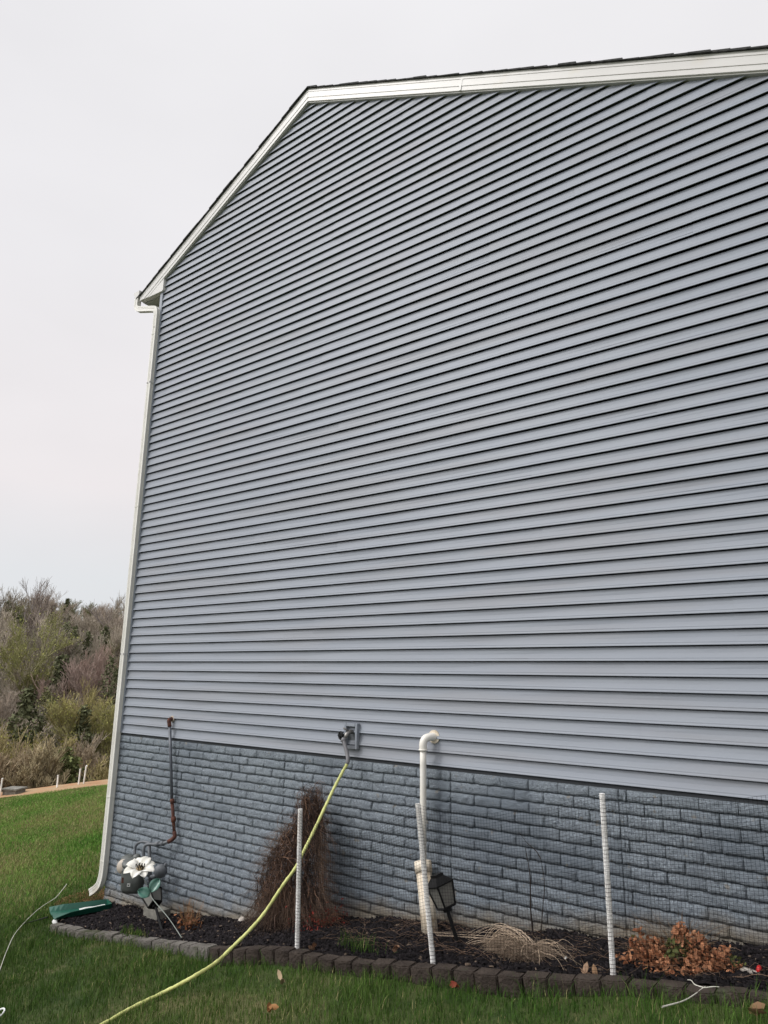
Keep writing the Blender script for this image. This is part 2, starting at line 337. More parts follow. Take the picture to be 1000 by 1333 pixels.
def siding(name, mp, rng, courses, parent, joints=True):
    mb = MB()
    for n_ in range(courses):
        z0 = n_*E_
        u0, u1 = rng(z0)
        if u1-u0 < .02: continue
        rr = random.Random((n_//2)*31+5)
        cuts = [u0]
        if joints:
            p = u0-rr.uniform(.3, 3.4)+3.66
            while p < u1-.1:
                if p > u0+.1: cuts.append(p)
                p += 3.66
        cuts.append(u1)
        for a_, b_ in zip(cuts[:-1], cuts[1:]):
            # each length of siding laps 1 mm over the next one; slight waviness along its run
            steps = max(2, int((b_-a_)/.45)); us = [a_+(b_-a_)*i/steps for i in range(steps+1)]
            sec = []
            for i, u in enumerate(us):
                o_ = -.0022*(1-(u-a_)/(b_-a_)); wv = .0013*math.sin(u*2.3+n_*1.7+a_*5)+.0010*math.sin(u*5.1+n_*2.3)
                prof = [(-.0225+o_+wv, z0+.024), (-.0240+o_+wv, z0+.0028), (-.0258+o_+wv, z0+.0014), (-.0266+o_+wv, z0+.0038), (-.0250+o_+wv, z0+.010), (-.0182+o_+wv, z0+E_*.28), (-.0119+o_+wv, z0+E_*.52), (-.0082+o_, z0+E_*.76), (-.0066+o_, z0+E_-.008), (-.0045, z0+E_-.0055), (.012, z0+E_-.003), (.012, z0+E_+.023), (-.0223, z0+E_+.0235)]
                sec.append([mp(u, d, z) for d, z in prof])
            k = len(sec[0]); vs = [v for s_ in sec for v in s_]
            mb.add(vs, [(i*k+j, (i+1)*k+j, (i+1)*k+j+1, i*k+j+1) for i in range(steps) for j in range(k-1)])
    me = bpy.data.meshes.new(name); me.from_pydata(mb.v, [], mb.f)
    return link(name, me, m_side, parent)
sid = siding('siding', lambda u, d, z: (u, d, z), lambda z: (max(.055, zl(z)-.06), min(XR, zr(z)+.06)), 73, house)
siding('siding', lambda u, d, z: (d, u, z), lambda z: (.055, 11.9), 56, house, False)
# solid body behind the cladding
mb = MB(); mb.prism([(.012, -.02), (XR, -.02), (XR, roof_low(XR)+.03), (AX, 7.29), (.012, roof_low(.012)+.03)], .012, 11.9); mb.build('wall_core', m_dark, house)
mb = MB(); mb.box((XR/2-.01, .004, -.018), (XR+.02, .02, .02)); mb.box((.004, 6, -.018), (.02, 11.9, .0202)); mb.build('starter_strip', m_dark, house)
mb = MB(); mb.box((.030, -.014, 2.87), (.062, .034, 5.74)); mb.box((-.0145, .034, 2.87), (.0342, .062, 5.7402)); mb.build('corner_post', m_corner, house, bevel=.004)

# foundation: real bricks with split faces
def foundation():
    Vs = []; Fs = []; H = []; k0 = 0
    bh = .0776; bw = .2265; seams = [-.0, 1.14, 2.735, 4.555, 5.875, 7.7, 9.9]
    NU, NZ = 11, 6
    for row in range(27):
        zt = -.027-row*bh; zb = zt-bh
        for a_, b_ in zip(seams[:-1], seams[1:]):
            off = (row % 2)*bw*.5+(seams.index(a_)*.07) % bw
            cuts = [a_+.0006]; p = a_+off
            while p < b_-.04:
                if p > a_+.04: cuts.append(p)
                p += bw
            cuts.append(b_-.0006)
            for c0, c1 in zip(cuts[:-1], cuts[1:]):
                if zt < float(base((c0+c1)/2))-.12: continue
                x0, x1 = c0+.0011, c1-.0011; z1, z0 = zt-.0008, zb+.0030
                us = [0, .022]+list(np.linspace(.1, .9, NU-4))+[.978, 1]; vsn = [0, .035, .3, .58, .85, 1]
                P = RNG.normal(0, .0036, (NU, NZ)); P[1:-1] += RNG.normal(0, .0012, (NU-2, 1))
                tone = RNG.normal(0, .0020)
                idx = {}
                for i, u in enumerate(us):
                    for j, v in enumerate(vsn):
                        rim = i in (0, NU-1) or j in (0, NZ-1)
                        y = (.006 if j == 0 else -.0012 if j == NZ-1 else -.0065) if rim else -.0150+P[i, j]+tone+(.0015 if j == NZ-2 else 0)
                        xx = x0+(x1-x0)*u; z_ = z0+(z1-z0)*v
                        if not rim: xx += RNG.normal(0, .001); z_ += RNG.normal(0, .0012)
                        Vs.append((xx, y, z_)); idx[i, j] = k0; k0 += 1
                for i in range(NU-1):
                    for j in range(NZ-1): Fs.append((idx[i, j], idx[i+1, j], idx[i+1, j+1], idx[i, j+1]))
    V = np.array(Vs); me = npmesh('foundation_bricks', V, np.array(Fs))
    return me, V
m_brick = bpy.data.materials.new('painted split brick'); m_brick.use_nodes = True
def brick_mat(m, c1, c2):
    t = m.node_tree; n = t.nodes; l = t.links; b = n['Principled BSDF']; b.inputs['Roughness'].default_value = .72; b.inputs['Specular IOR Level'].default_value = .35
    g_ = n.new('ShaderNodeNewGeometry')
    def nz_(sc, det, lo, hi, vec=None):
        z = n.new('ShaderNodeTexNoise'); z.inputs['Scale'].default_value = sc; z.inputs['Detail'].default_value = det; l.new(vec or g_.outputs['Position'], z.inputs['Vector'])
        r = n.new('ShaderNodeMapRange'); r.inputs[1].default_value = lo; r.inputs[2].default_value = hi; l.new(z.outputs[0], r.inputs[0]); return r.outputs[0]
    def mx(f, a_, c_):
        x = n.new('ShaderNodeMix'); x.data_type = 'RGBA'; l.new(f, x.inputs[0])
        for s_, q in ((6, a_), (7, c_)):
            if isinstance(q, tuple): x.inputs[s_].default_value = (*q, 1)
            else: l.new(q, x.inputs[s_])
        return x.outputs[2]
    cur = mx(nz_(2.2, 5, .3, .7), c1, c2)
    cur = mx(nz_(85, 5, .52, .70), cur, (c2[0]*1.5, c2[1]*1.5, c2[2]*1.5))
    cur = mx(nz_(48, 5, .56, .70), cur, (c1[0]*.55, c1[1]*.57, c1[2]*.6)); cur = mx(nz_(1.1, 4, .52, .66), cur, (c1[0]*.78, c1[1]*.80, c1[2]*.82)); cur = mx(nz_(13, 6, .66, .71), cur, (.225, .22, .205))
    # splash dirt and bare concrete near the soil, with a ragged upper limit
    a_ = n.new('ShaderNodeAttribute'); a_.attribute_name = 'hg'
    z = n.new('ShaderNodeTexNoise'); z.inputs['Scale'].default_value = 5; z.inputs['Detail'].default_value = 8; l.new(g_.outputs['Position'], z.inputs['Vector'])
    ad = n.new('ShaderNodeMath'); ad.operation = 'MULTIPLY_ADD'; ad.inputs[1].default_value = .28; l.new(z.outputs[0], ad.inputs[0]); l.new(a_.outputs['Fac'], ad.inputs[2])
    r1 = n.new('ShaderNodeMapRange'); r1.inputs[1].default_value = .18; r1.inputs[2].default_value = .33; r1.inputs[3].default_value = .75; r1.inputs[4].default_value = 0; l.new(ad.outputs[0], r1.inputs[0])
    cur = mx(r1.outputs[0], cur, (.21, .175, .125))
    r2 = n.new('ShaderNodeMapRange'); r2.inputs[1].default_value = .125; r2.inputs[2].default_value = .2; r2.inputs[3].default_value = .85; r2.inputs[4].default_value = 0; l.new(ad.outputs[0], r2.inputs[0])
    cur = mx(r2.outputs[0], cur, (.27, .235, .18))
    l.new(cur, b.inputs['Base Color'])
    z2 = n.new('ShaderNodeTexNoise'); z2.inputs['Scale'].default_value = 95; mq = n.new('ShaderNodeMapping'); mq.inputs['Scale'].default_value = (.55, 1, 1.25); l.new(g_.outputs['Position'], mq.inputs[0]); z2.inputs['Detail'].default_value = 7; z2.inputs['Roughness'].default_value = .68; l.new(mq.outputs[0], z2.inputs['Vector'])
    bb = n.new('ShaderNodeBump'); bb.inputs['Strength'].default_value = 1; bb.inputs['Distance'].default_value = .018; l.new(z2.outputs[0], bb.inputs['Height']); l.new(bb.outputs[0], b.inputs['Normal'])
brick_mat(m_brick, (.178, .206, .236), (.215, .248, .276))
m_mortar = bpy.data.materials.new('painted mortar'); m_mortar.use_nodes = True; brick_mat(m_mortar, (.07, .09, .11), (.09, .11, .13))
def hg(me):
    co = np.empty(len(me.vertices)*3, np.float32); me.vertices.foreach_get('co', co); co = co.reshape(-1, 3)
    a_ = me.attributes.new('hg', 'FLOAT', 'POINT'); a_.data.foreach_set('value', (co[:, 2]-base(co[:, 0])).astype(np.float32))
fme, fV = foundation(); hg(fme)
found = link('foundation', fme, m_brick, house)
mb = MB()
xs_ = np.linspace(-.004, XR-.01, 100)
vs = [(x, .002, z) for x in xs_ for z in np.linspace(-2.2, -.028, 28)]; kk = 28
mb.add(vs, [(i*kk+j, (i+1)*kk+j, (i+1)*kk+j+1, i*kk+j+1) for i in range(99) for j in range(27)])
vs = [(-.004, y, z) for y in np.linspace(.002, 11.9, 12) for z in np.linspace(-3.2, -.028, 28)]
mb.add(vs, [(i*kk+j, (i+1)*kk+j, (i+1)*kk+j+1, i*kk+j+1) for i in range(11) for j in range(27)])
mo = mb.build('mortar_face', m_mortar, found); hg(mo.data)

# rake boards, roof, eave box
def clipz(poly, z):
    o_ = []
    for i in range(len(poly)):
        a_, b_ = poly[i], poly[(i+1) % len(poly)]
        if a_[1] >= z: o_.append(a_)
        if (a_[1] >= z) != (b_[1] >= z):
            t = (z-a_[1])/(b_[1]-a_[1]); o_.append((a_[0]+t*(b_[0]-a_[0]), z))
    return o_
def rake(mb, lo, hi, y0, y1, xl=-.44, zc=5.742):
    l_ = lambda x: roof_low(x)
    mb.prism(clipz([(xl, l_(xl)+lo), (AX, 7.27+lo), (AX, 7.27+hi), (xl, l_(xl)+hi)], zc), y0, y1)
    mb.prism([(AX+.0005, 7.27+lo), (XR+.3, l_(XR+.3)+lo), (XR+.3, l_(XR+.3)+hi), (AX+.0005, 7.27+hi)], y0, y1)
mb = MB(); rake(mb, .004, .018, -.044, .015, .02); mb.build('rake_channel', m_soffit, house)
mb = MB(); rake(mb, .018, .068, -.056, .015); rake(mb, .0685, .146, -.060, .015); rake(mb, .147, .170, -.062, .015); mb.build('rake_board', m_white, house, bevel=.002)
mb = MB(); rake(mb, .170, .192, -.060, .015); mb.build('drip_edge_shade', m_soffit, house)  # drip edge coloured grey to paint in the shade below the shingles
# joint covers where the coil-stock lengths meet
for xj in (4.76, 8.1): mb = MB().add([(xj-.012, -.0622, roof_low(xj)+.02), (xj+.012, -.0622, roof_low(xj+.012)+.02), (xj+.042, -.0622, roof_low(xj+.04)+.165), (xj+.018, -.0622, roof_low(xj+.02)+.165)], [(0, 1, 2, 3)]); mb.build('joint_cover', m_white, house)
# shingles: thick slab plus individual butt ends along the rake so the edge is not straight
mb = MB()
for sgn in (-1, 1):
    x = 0.0; xe = AX+.50-.0 if sgn < 0 else XR+.35-AX
    xe = 3.17 if sgn < 0 else XR+.35-AX
    while x < xe:
        w_ = .128; x2 = min(x+w_+.03, xe+.02); j = random.uniform(-.006, .006); yl = -.080+random.uniform(-.006, .006)
        a_ = AX+sgn*x; b_ = AX+sgn*x2
        sl_ = .527 if sgn < 0 else SR; za = 7.27-sl_*x+.192; zb = 7.27-sl_*x2+.192
        mb.prism([(a_, za), (b_, zb), (b_, zb+.018+j), (a_, za+.011+j)], yl, 12.0)
        x += w_
mb.build('roof', m_shing, house)
mb = MB(); mb.prism([(-.432, 5.744), (.062, 5.722), (.085, 5.735), (.085, 5.905), (-.10, 5.82), (-.36, 5.744)], -.0535, .015); mb.build('eave_return', m_white, house, bevel=.002)
mb = MB(); mb.box((-.215, 5.97, 5.735), (.43, 11.9, .016)); mb.build('soffit', m_soffit, house)
mb = MB(); mb.box((-.437, 5.97, 5.80), (.02, 11.94, .12)); mb.build('eave_fascia', m_white, house)
# K-style gutter
gp = [(-.447, 5.905), (-.447, 5.80), (-.535, 5.80), (-.55, 5.84), (-.575, 5.87), (-.578, 5.905), (-.568, 5.905), (-.560, 5.885), (-.543, 5.85), (-.53, 5.812), (-.455, 5.812), (-.455, 5.905)]
mb = MB(); mb.prism(gp, -.075, 11.9); mb.prism([(-.45, 5.80), (-.535, 5.80), (-.55, 5.84), (-.575, 5.87), (-.577, 5.9), (-.45, 5.9)], -.0765, -.070)
mb.build('gutter', m_white, house, bevel=.0015)
# downspout: ribbed rectangular section swept through its elbows
def duct(name, pts, wd, dp, m, parent, yc, band=()):
    P = smoothpath(pts, 5); mb = MB(); rings = []
    prof = []
    for (a_, b_) in ((-1, -1), (-.55, -1), (-.5, -.9), (-.05, -.9), (0, -1), (.05, -.9), (.5, -.9), (.55, -1), (1, -1), (1, -.4), (.93, -.35), (.93, .35), (1, .4), (1, 1), (-1, 1), (-1, .4), (-.93, .35), (-.93, -.35), (-1, -.4)):
        prof.append((a_*wd/2, b_*dp/2))
    for i, p in enumerate(P):
        t = (P[min(i+1, len(P)-1)]-P[max(i-1, 0)]); t.y = 0; t.normalize(); nx = Vector((-t.z, 0, t.x))
        rings.append([p+nx*a_+Vector((0, b_, 0)) for a_, b_ in prof])
    k = len(prof); vs = [v for r_ in rings for v in r_]
    mb.add(vs, [(i*k+j, i*k+(j+1) % k, (i+1)*k+(j+1) % k, (i+1)*k+j) for i in range(len(P)-1) for j in range(k)])
    return mb.build(name, m, parent)
yc = -.049
A = lambda x, y: at(x, y, yc)
top = [(-.505, yc, 5.802), (-.505, yc, 5.74), (-.50, yc, 5.67), (-.46, yc, 5.625), (-.40, yc, 5.60), (-.08, yc, 5.50), (-.02, yc, 5.465), (-.004, yc, 5.41), (-.001, yc, 5.33)]
dsp = duct('downspout', top+[(-.001, yc, 5.0)]+[(-.001, yc, z) for z in (4, 3.0, 2.0, 1, 0, -1.0, -1.35)]+[(-.003, yc, -1.48), (-.015, yc, -1.56), (-.045, yc, -1.63), (-.11, yc, -1.685), (-.20, yc, -1.735)], .076, .060, m_down, house, yc)
mb = MB(); mb.box((-.203, yc, -1.7365), (.012, .050, .060), Matrix.Rotation(R(-27), 3, 'Y')); mb.build('outlet', m_blk, dsp)
for z in (5.10, 2.72, -.70, -1.38): mb = MB().box((-.001, yc, z), (.080, .064, .010)); mb.build('joint_collar', m_down, dsp, bevel=.001)
mb = MB()
for z in (5.20,):
    mb.box((-.001, yc-.031, z), (.02, .003, .02), Matrix.Rotation(R(20), 3, 'Y'))
mb.build('dent_shade', m_soffit, dsp)  # small grey plate, its colour standing in for the shading of a dent
for z in (4.4, .9): mb = MB().box((-.001, yc+.004, z), (.082, .068, .022)); mb.build('strap', m_white, dsp)

# ---------------------------------------------------------------- spigot box, hose
sp = empty('wall_spigot', at(459, 958, 0), 'grey box recessed spigot on the siding where the yellow hose is screwed on', 'spigot')
c0 = at(458.5, 958, -.03); cx_, cz_ = c0.x, c0.z
mb = MB(); wB, hB = .15, .215
for sx in (-1, 1): mb.box((cx_+sx*(wB/2-.012), -.036, cz_), (.024, .040, hB))
for sz in (-1, 1): mb.box((cx_, -.0355, cz_+sz*(hB/2-.014)), (wB-.048, .039, .028))
mb.build('box_frame', m_side, sp, bevel=.003)
mb = MB(); mb.box((cx_, -.012, cz_), (wB-.05, .012, hB-.05)); mb.build('box_back', m_grey, sp)
mb = MB(); mb.tube([(cx_, -.015, cz_+.035), (cx_, -.07, cz_+.035), (cx_-.008, -.095, cz_+.015), (cx_-.02, -.115, cz_-.025)], [.016, .018, .020, .017], 12); mb.tube([(cx_, -.075, cz_+.04), (cx_-.02, -.125, cz_+.07)], .007, 8)
mb.build('faucet', m_metal, sp, smooth=True)
mb = MB(); hc = Vector((cx_-.055, -.12, cz_+.005)); ring = [hc+Vector((math.cos(a_)*.03, -.012*math.cos(a_), math.sin(a_)*.03)) for a_ in np.linspace(0, 2*math.pi, 17)]
mb.tube(ring, .008, 8, False); mb.tube([hc-Vector((.03, 0, 0)), hc+Vector((.03, 0, 0))], .006, 6); mb.tube([hc-Vector((0, 0, .03)), hc+Vector((0, 0, .03))], .006, 6); mb.tube([hc, Vector((cx_-.005, -.09, cz_+.02))], .007, 6)
mb.build('handle', m_blk, sp, smooth=True)

hose = empty('garden_hose', (cx_-.02, -.12, cz_-.03), 'yellow fabric garden hose swooping from the wall spigot down to the lawn', 'hose')
ground_pts = []
def gpt(px, py, lift):   # where the view ray meets the lawn
    d = _f+CR*((px-500)/FPX)-CU*((py-666.5)/FPX); t = .5
    for t in np.linspace(1, 14, 4000):
        q = CAMP+d*t
        if q[2] < float(lawn(q[0], q[1]))+lift: break
    return Vector(q)
s0 = Vector((cx_-.022, -.118, cz_-.03))
g1 = gpt(219, 1289, .045); g2 = gpt(170, 1313, .03); g3 = gpt(135, 1333, .025)
hp = [s0, at(453, 989, -.15), at(446, 1005, -.18), at(436, 1024, -.235), at(425, 1047, -.32), at(408, 1083, -.46), at(393.6, 1112, -.57), at(384.6, 1130, -.63), at(368, 1153, -.70), at(345, 1187.5, -.78), at(325, 1211, -.92), at(302, 1233.6, -1.08), at(280, 1254, -1.24), at(248, 1273.6, -1.45), g1, g2, g3]
d_ = (g3-g2).normalized(); e1 = g3+d_*.4; e1.z = float(lawn(e1.x, e1.y))+.02; e2 = e1+Vector((-.3, -.5, 0)); e2.z = float(lawn(e2.x, e2.y))+.02
hp += [e1, e2]
P = smoothpath(hp, 10)
mb = MB(); mb.tube(P[13:], [.0125+.0012*math.sin(i*2.2)+.0008*math.sin(i*.9) for i in range(len(P)-13)], 10); mb.build('hose_tube', m_hose, hose, smooth=True)
mb = MB(); mb.tube(P[:14], [.019, .019, .018]+[.0165]*9+[.0155, .015], 12); mb.tube([s0+Vector((.004, .004, .02)), s0-Vector((.004, .004, .02))], .023, 12); mb.build('hose_collar', m_hosegrey, hose, smooth=True)

# ---------------------------------------------------------------- PVC vent pipe
vp = empty('vent_pipe', (4.4, -.1, gz(4.4, -.1)), 'white plastic vent pipe elbowing out of the siding beside the spigot', 'vent pipe')
vt = at(549.5, 968, -.11); vx = at(551, 1040, -.115).x
mb = MB(); mb.tube([(vx, -.115, cz) for cz in (-.74, -.35, 0.02, vt.z-.03)], .0255, 20); mb.build('pipe', m_pvc, vp, smooth=True)
mb = MB(); mb.tube(smoothpath([(vx, -.115, vt.z-.045), (vx, -.115, vt.z+.0), (vx+.006, -.102, vt.z+.032), (vx+.02, -.075, vt.z+.047), (vx+.035, -.035, vt.z+.05), (vx+.04, -.005, vt.z+.05)], 4), .031, 20); mb.tube([(vx, -.115, vt.z-.052), (vx, -.115, vt.z-.04)], .036, 20); mb.build('elbow', m_pvc, vp, smooth=True)
mb = MB(); mb.tube([(vx+.04, -.022, vt.z+.05), (vx+.04, -.010, vt.z+.05)], .052, 20); mb.build('wall_flange', m_sleeve, vp, smooth=False)
mb = MB(); s_a = Vector((vx-.002, -.118, -.70)); s_b = Vector((vx+.15, -.24, -1.16)); dv = (s_b-s_a)
mb.tube([s_a-dv*.02, s_a+dv*.14], .066, 24); mb.tube([s_a+dv*.14, s_a+dv*.6, s_b], [.058, .058, .061], 24); mb.build('sleeve', m_sleeve, vp, smooth=True)
for f in mb.f: pass

# ---------------------------------------------------------------- stakes and netting
st_group = 'white plastic stakes holding up the black garden netting'
stakes = [((391, 1053), (387, 1238), -.79, 'white plastic stake in front of the brown weeping shrub'), ((544, 1046), (565, 1257), -.74, 'white plastic stake leaning in front of the vent pipe and lantern'), ((784, 1033), (799, 1276), -.63, 'lone white plastic stake standing left of the orange brown leafy shrub')]
tops = []; bots = []
for (a_, b_, Y, lab) in stakes:
    t_ = at(*a_, Y+.02); b0 = at(*b_, Y); b0.z -= .03; o = empty('stake', b0, lab, 'stake', st_group); tops.append(t_); bots.append(b0)
    mb = MB(); n_ = 24; pts = [b0+(t_-b0)*(i/n_) for i in range(n_+1)]
    mb.tube(pts, [.0175+.0007*math.sin(i*2.7) for i in range(n_+1)], 6); ob = mb.build('post', m_stake, o, bevel=0)
    mb = MB()
    for i in range(1, 44):
        c_ = b0+(t_-b0)*((i+.1)/44.6); rr_ = .0189; mb.tube([c_+Vector((math.cos(q)*rr_, math.sin(q)*rr_, random.uniform(-.003, .003))) for q in np.linspace(0, 2*math.pi, 9)], .0007, 4, False)
    mb.build('netting_tie', m_net, o)
q_ = at(1000, 1030, -.645); tops.append(tops[2]+(q_-tops[2])*((7.35-tops[2].x)/(q_.x-tops[2].x))); bots.append(Vector((7.35, -.62, -.82)))
o = empty('stake', bots[3], 'white plastic stake just past the right end of the bed', 'stake', st_group); mb = MB(); mb.tube([bots[3]+(tops[3]-bots[3])*(i/8) for i in range(9)], .0175, 6); mb.build('post', m_stake, o)
# netting sheet between the stakes, strand by strand
def net_pt(u, v):
    i = min(int(u), 2); f = u-i; a_, b_ = (tops[i], bots[i]), (tops[i+1], bots[i+1])
    sag = (.20, .09, .035)[i]
    t_ = a_[0].lerp(b_[0], f); bo = a_[1].lerp(b_[1], f); skew = (.9, 1, 1)[i]
    t_.z -= sag*4*f*(1-f)*(1-.3*f) ; bo.z = gz(bo.x, bo.y)+.015
    p = bo.lerp(t_, v); p.y += -.021+.022*math.sin(u*9+v*2)*math.sin(math.pi*f)+.012*math.sin(v*7+u*4)*math.sin(math.pi*f); p.z += .01*math.sin(u*17)*v*math.sin(math.pi*f)
    return np.array(p)
paths = []
segl = [(tops[i+1]-tops[i]).length for i in range(3)]
for i in range(3):
    nn = int(segl[i]/.0205)
    for k in range(nn): u = i+k/nn; paths.append([net_pt(u, v) for v in np.linspace(0, 1, 25)])
o = strands('netting_strand', paths, np.full((len(paths), 25), .00080), m_net, None); no = empty('garden_netting', (3.8, -.79, -1.25), 'fine black plastic garden netting stretched between the white stakes', 'netting')
o.parent = no; o.matrix_parent_inverse = no.matrix_world.inverted(); tag(o, kind='stuff')
paths = []
for v in np.linspace(0, 1, 48): paths.append([net_pt(u, v) for u in np.linspace(0, 2.999, 150)])
o2 = strands('cross_strand', paths, np.full((len(paths), 150), .00080), m_net, None); o2.parent = no; o2.matrix_parent_inverse = no.matrix_world.inverted(); tag(o2, kind='stuff')

# ---------------------------------------------------------------- gas meter
gm = empty('gas_meter', (1.0, -.2, gz(1.0, -.2)), 'grey gas meter with rusty riser pipe on the brick foundation near the downspout', 'gas meter')
gt = at(221, 936, -.055)
mb = MB(); mb.tube([at(221, 944, -.06), at(222.5, 990, -.06), at(223.8, 1040, -.06)], .0155, 12); mb.build('riser', m_black, gm, smooth=True)
mb = MB(); mb.tube(smoothpath([Vector((gt.x, -.005, gt.z)), Vector((gt.x, -.035, gt.z)), gt+Vector((0, -.008, -.015)), at(221, 946, -.06)], 4), .021, 12)
mb.build('rusty_fitting', m_rust, gm, smooth=True); mb = MB()
mb.tube([at(223.8, 1040, -.06), at(225.5, 1063, -.06), at(227, 1085, -.06)], [.018, .0165, .0165], 12); mb.tube([at(224.2, 1040, -.06), at(224.6, 1046, -.06)], .023, 12); mb.tube([at(225.6, 1063, -.06), at(226, 1070, -.06)], .025, 12)
mb.tube(smoothpath([at(227, 1083, -.06), at(227.3, 1089, -.065), at(224, 1093, -.075), at(219, 1096, -.09)], 4), .021, 12); mb.build('rusty_fitting', m_rust, gm, smooth=True)
mb = MB(); mb.tube([Vector((gt.x, -.028, gt.z)), Vector((gt.x, -.012, gt.z))], .034, 14); mb.build('wall_flange', m_beige, gm)
hpipe = [at(220, 1095.5, -.09), at(212, 1098, -.11), at(203, 1099.5, -.13), at(194, 1099, -.16), at(189, 1101, -.17), at(187, 1107, -.18), at(187, 1122, -.18)]
mb = MB(); mb.tube(smoothpath(hpipe, 5), .0165, 12); mb.tube([at(207, 1098.5, -.122), at(202, 1099.3, -.132)], .024, 12); mb.tube([at(211, 1098, -.112), at(213, 1097.6, -.108)], .025, 12)
mb.tube(smoothpath([at(196, 1098, -.13), at(188, 1096, -.12), at(181, 1097, -.12), at(176.5, 1102, -.13), at(175.5, 1110, -.14), at(176, 1124, -.15)], 5), .014, 12)
mb.tube([at(194.5, 1100, -.10), at(195, 1130, -.10), at(197, 1165, -.10)], .0185, 12); mb.build('pipe_loop', m_grey, gm, smooth=True)
mb = MB(); c_ = at(173, 1145, -.24)
prof = [(-.12, .085, .05), (-.085, .105, .07), (0, .112, .075), (.09, .112, .075), (.125, .10, .065), (.14, .07, .045)]
rings = []
for dz, hx, hy in prof:
    rings.append([c_+Matrix.Rotation(R(28), 3, 'Z') @ Vector((hx*math.copysign(abs(math.cos(q))**.5, math.cos(q)), hy*math.copysign(abs(math.sin(q))**.5, math.sin(q)), dz)) for q in np.linspace(0, 2*math.pi, 24, endpoint=False)])
k = 24; vs = [v for r_ in rings for v in r_]
mb.add(vs, [(i*k+j, i*k+(j+1) % k, (i+1)*k+(j+1) % k, (i+1)*k+j) for i in range(len(prof)-1) for j in range(k)]+[tuple(range(k-1, -1, -1)), tuple(5*k+j for j in range(k))]); mb.build('meter_body', m_meter, gm, smooth=True)
rz = Matrix.Rotation(R(42), 3, 'Z')
lbp = at(167.5, 1152, -.345)
mb = MB(); mb.box(lbp, (.046, .006, .05), rz); mb.build('index_plate', m_meter, gm)
mb = MB()
for dx, dz, w_, h_ in ((-.012, 0, .005, .03), (.012, 0, .005, .03), (0, -.0125, .02, .005), (0, .009, .012, .008)): mb.box(lbp+rz @ Vector((dx, -.0045, dz)), (w_, .003, h_), rz)
mb.build('index_marking', m_pale, gm)
def disc(mb, c, nrm, r_, th, n_=24, dome=.3):
    nrm = Vector(nrm).normalized(); q = nrm.to_track_quat('Z', 'Y').to_matrix(); rings = [(r_*.97, -th/2), (r_, -th*.2), (r_, th*.2), (r_*.9, th*.5), (r_*.5, th*(.5+dome*.7)), (r_*.1, th*(.5+dome))]
    vs = [Vector(c)+q @ Vector((a_*math.cos(j*2*math.pi/n_), a_*math.sin(j*2*math.pi/n_), h_)) for a_, h_ in rings for j in range(n_)]
    mb.add(vs, [(i*n_+j, i*n_+(j+1) % n_, (i+1)*n_+(j+1) % n_, (i+1)*n_+j) for i in range(5) for j in range(n_)]+[tuple(range(n_-1, -1, -1)), tuple(5*n_+j for j in range(n_))])
toc = Vector((.75, -.62, .15))
for j_ in range(6):   # bolts round the casing seam, and a faded red tag
    q_ = c_+Matrix.Rotation(R(28), 3, 'Z') @ Vector((-.085+.034*j_, -.077, .088)); mb = MB().tube([q_, q_+Vector((.002, -.012, 0))], .007, 6); mb.build('bolt', m_metal, gm)
mb = MB(); mb.box(at(160.5, 1146, -.335), (.035, .004, .05), rz); mb.build('faded_tag', m_rust, gm)
mb = MB(); disc(mb, at(161, 1128, -.27), (.45, -.8, .3), .072, .05); mb.build('meter_cap', m_beige, gm, smooth=True)
mb = MB(); disc(mb, at(166, 1119, -.22), (.1, -.3, .95), .07, .05); disc(mb, at(172, 1123, -.24), (.1, -.2, .95), .10, .04); disc(mb, at(178, 1117, -.2), (.1, -.2, .95), .04, .05); mb.build('meter_cover', m_meter, gm, smooth=True)
mb = MB(); disc(mb, at(209, 1134, -.14), (.6, -.75, .1), .066, .05, 28, .5); disc(mb, at(202, 1152, -.13), (.5, -.7, -.1), .05, .05); mb.tube([at(204, 1140, -.13), at(196, 1142, -.13)], .02, 10); mb.tube([at(216, 1124, -.12), at(214, 1130, -.12)], .012, 8); mb.build('regulator', m_grey, gm, smooth=True)

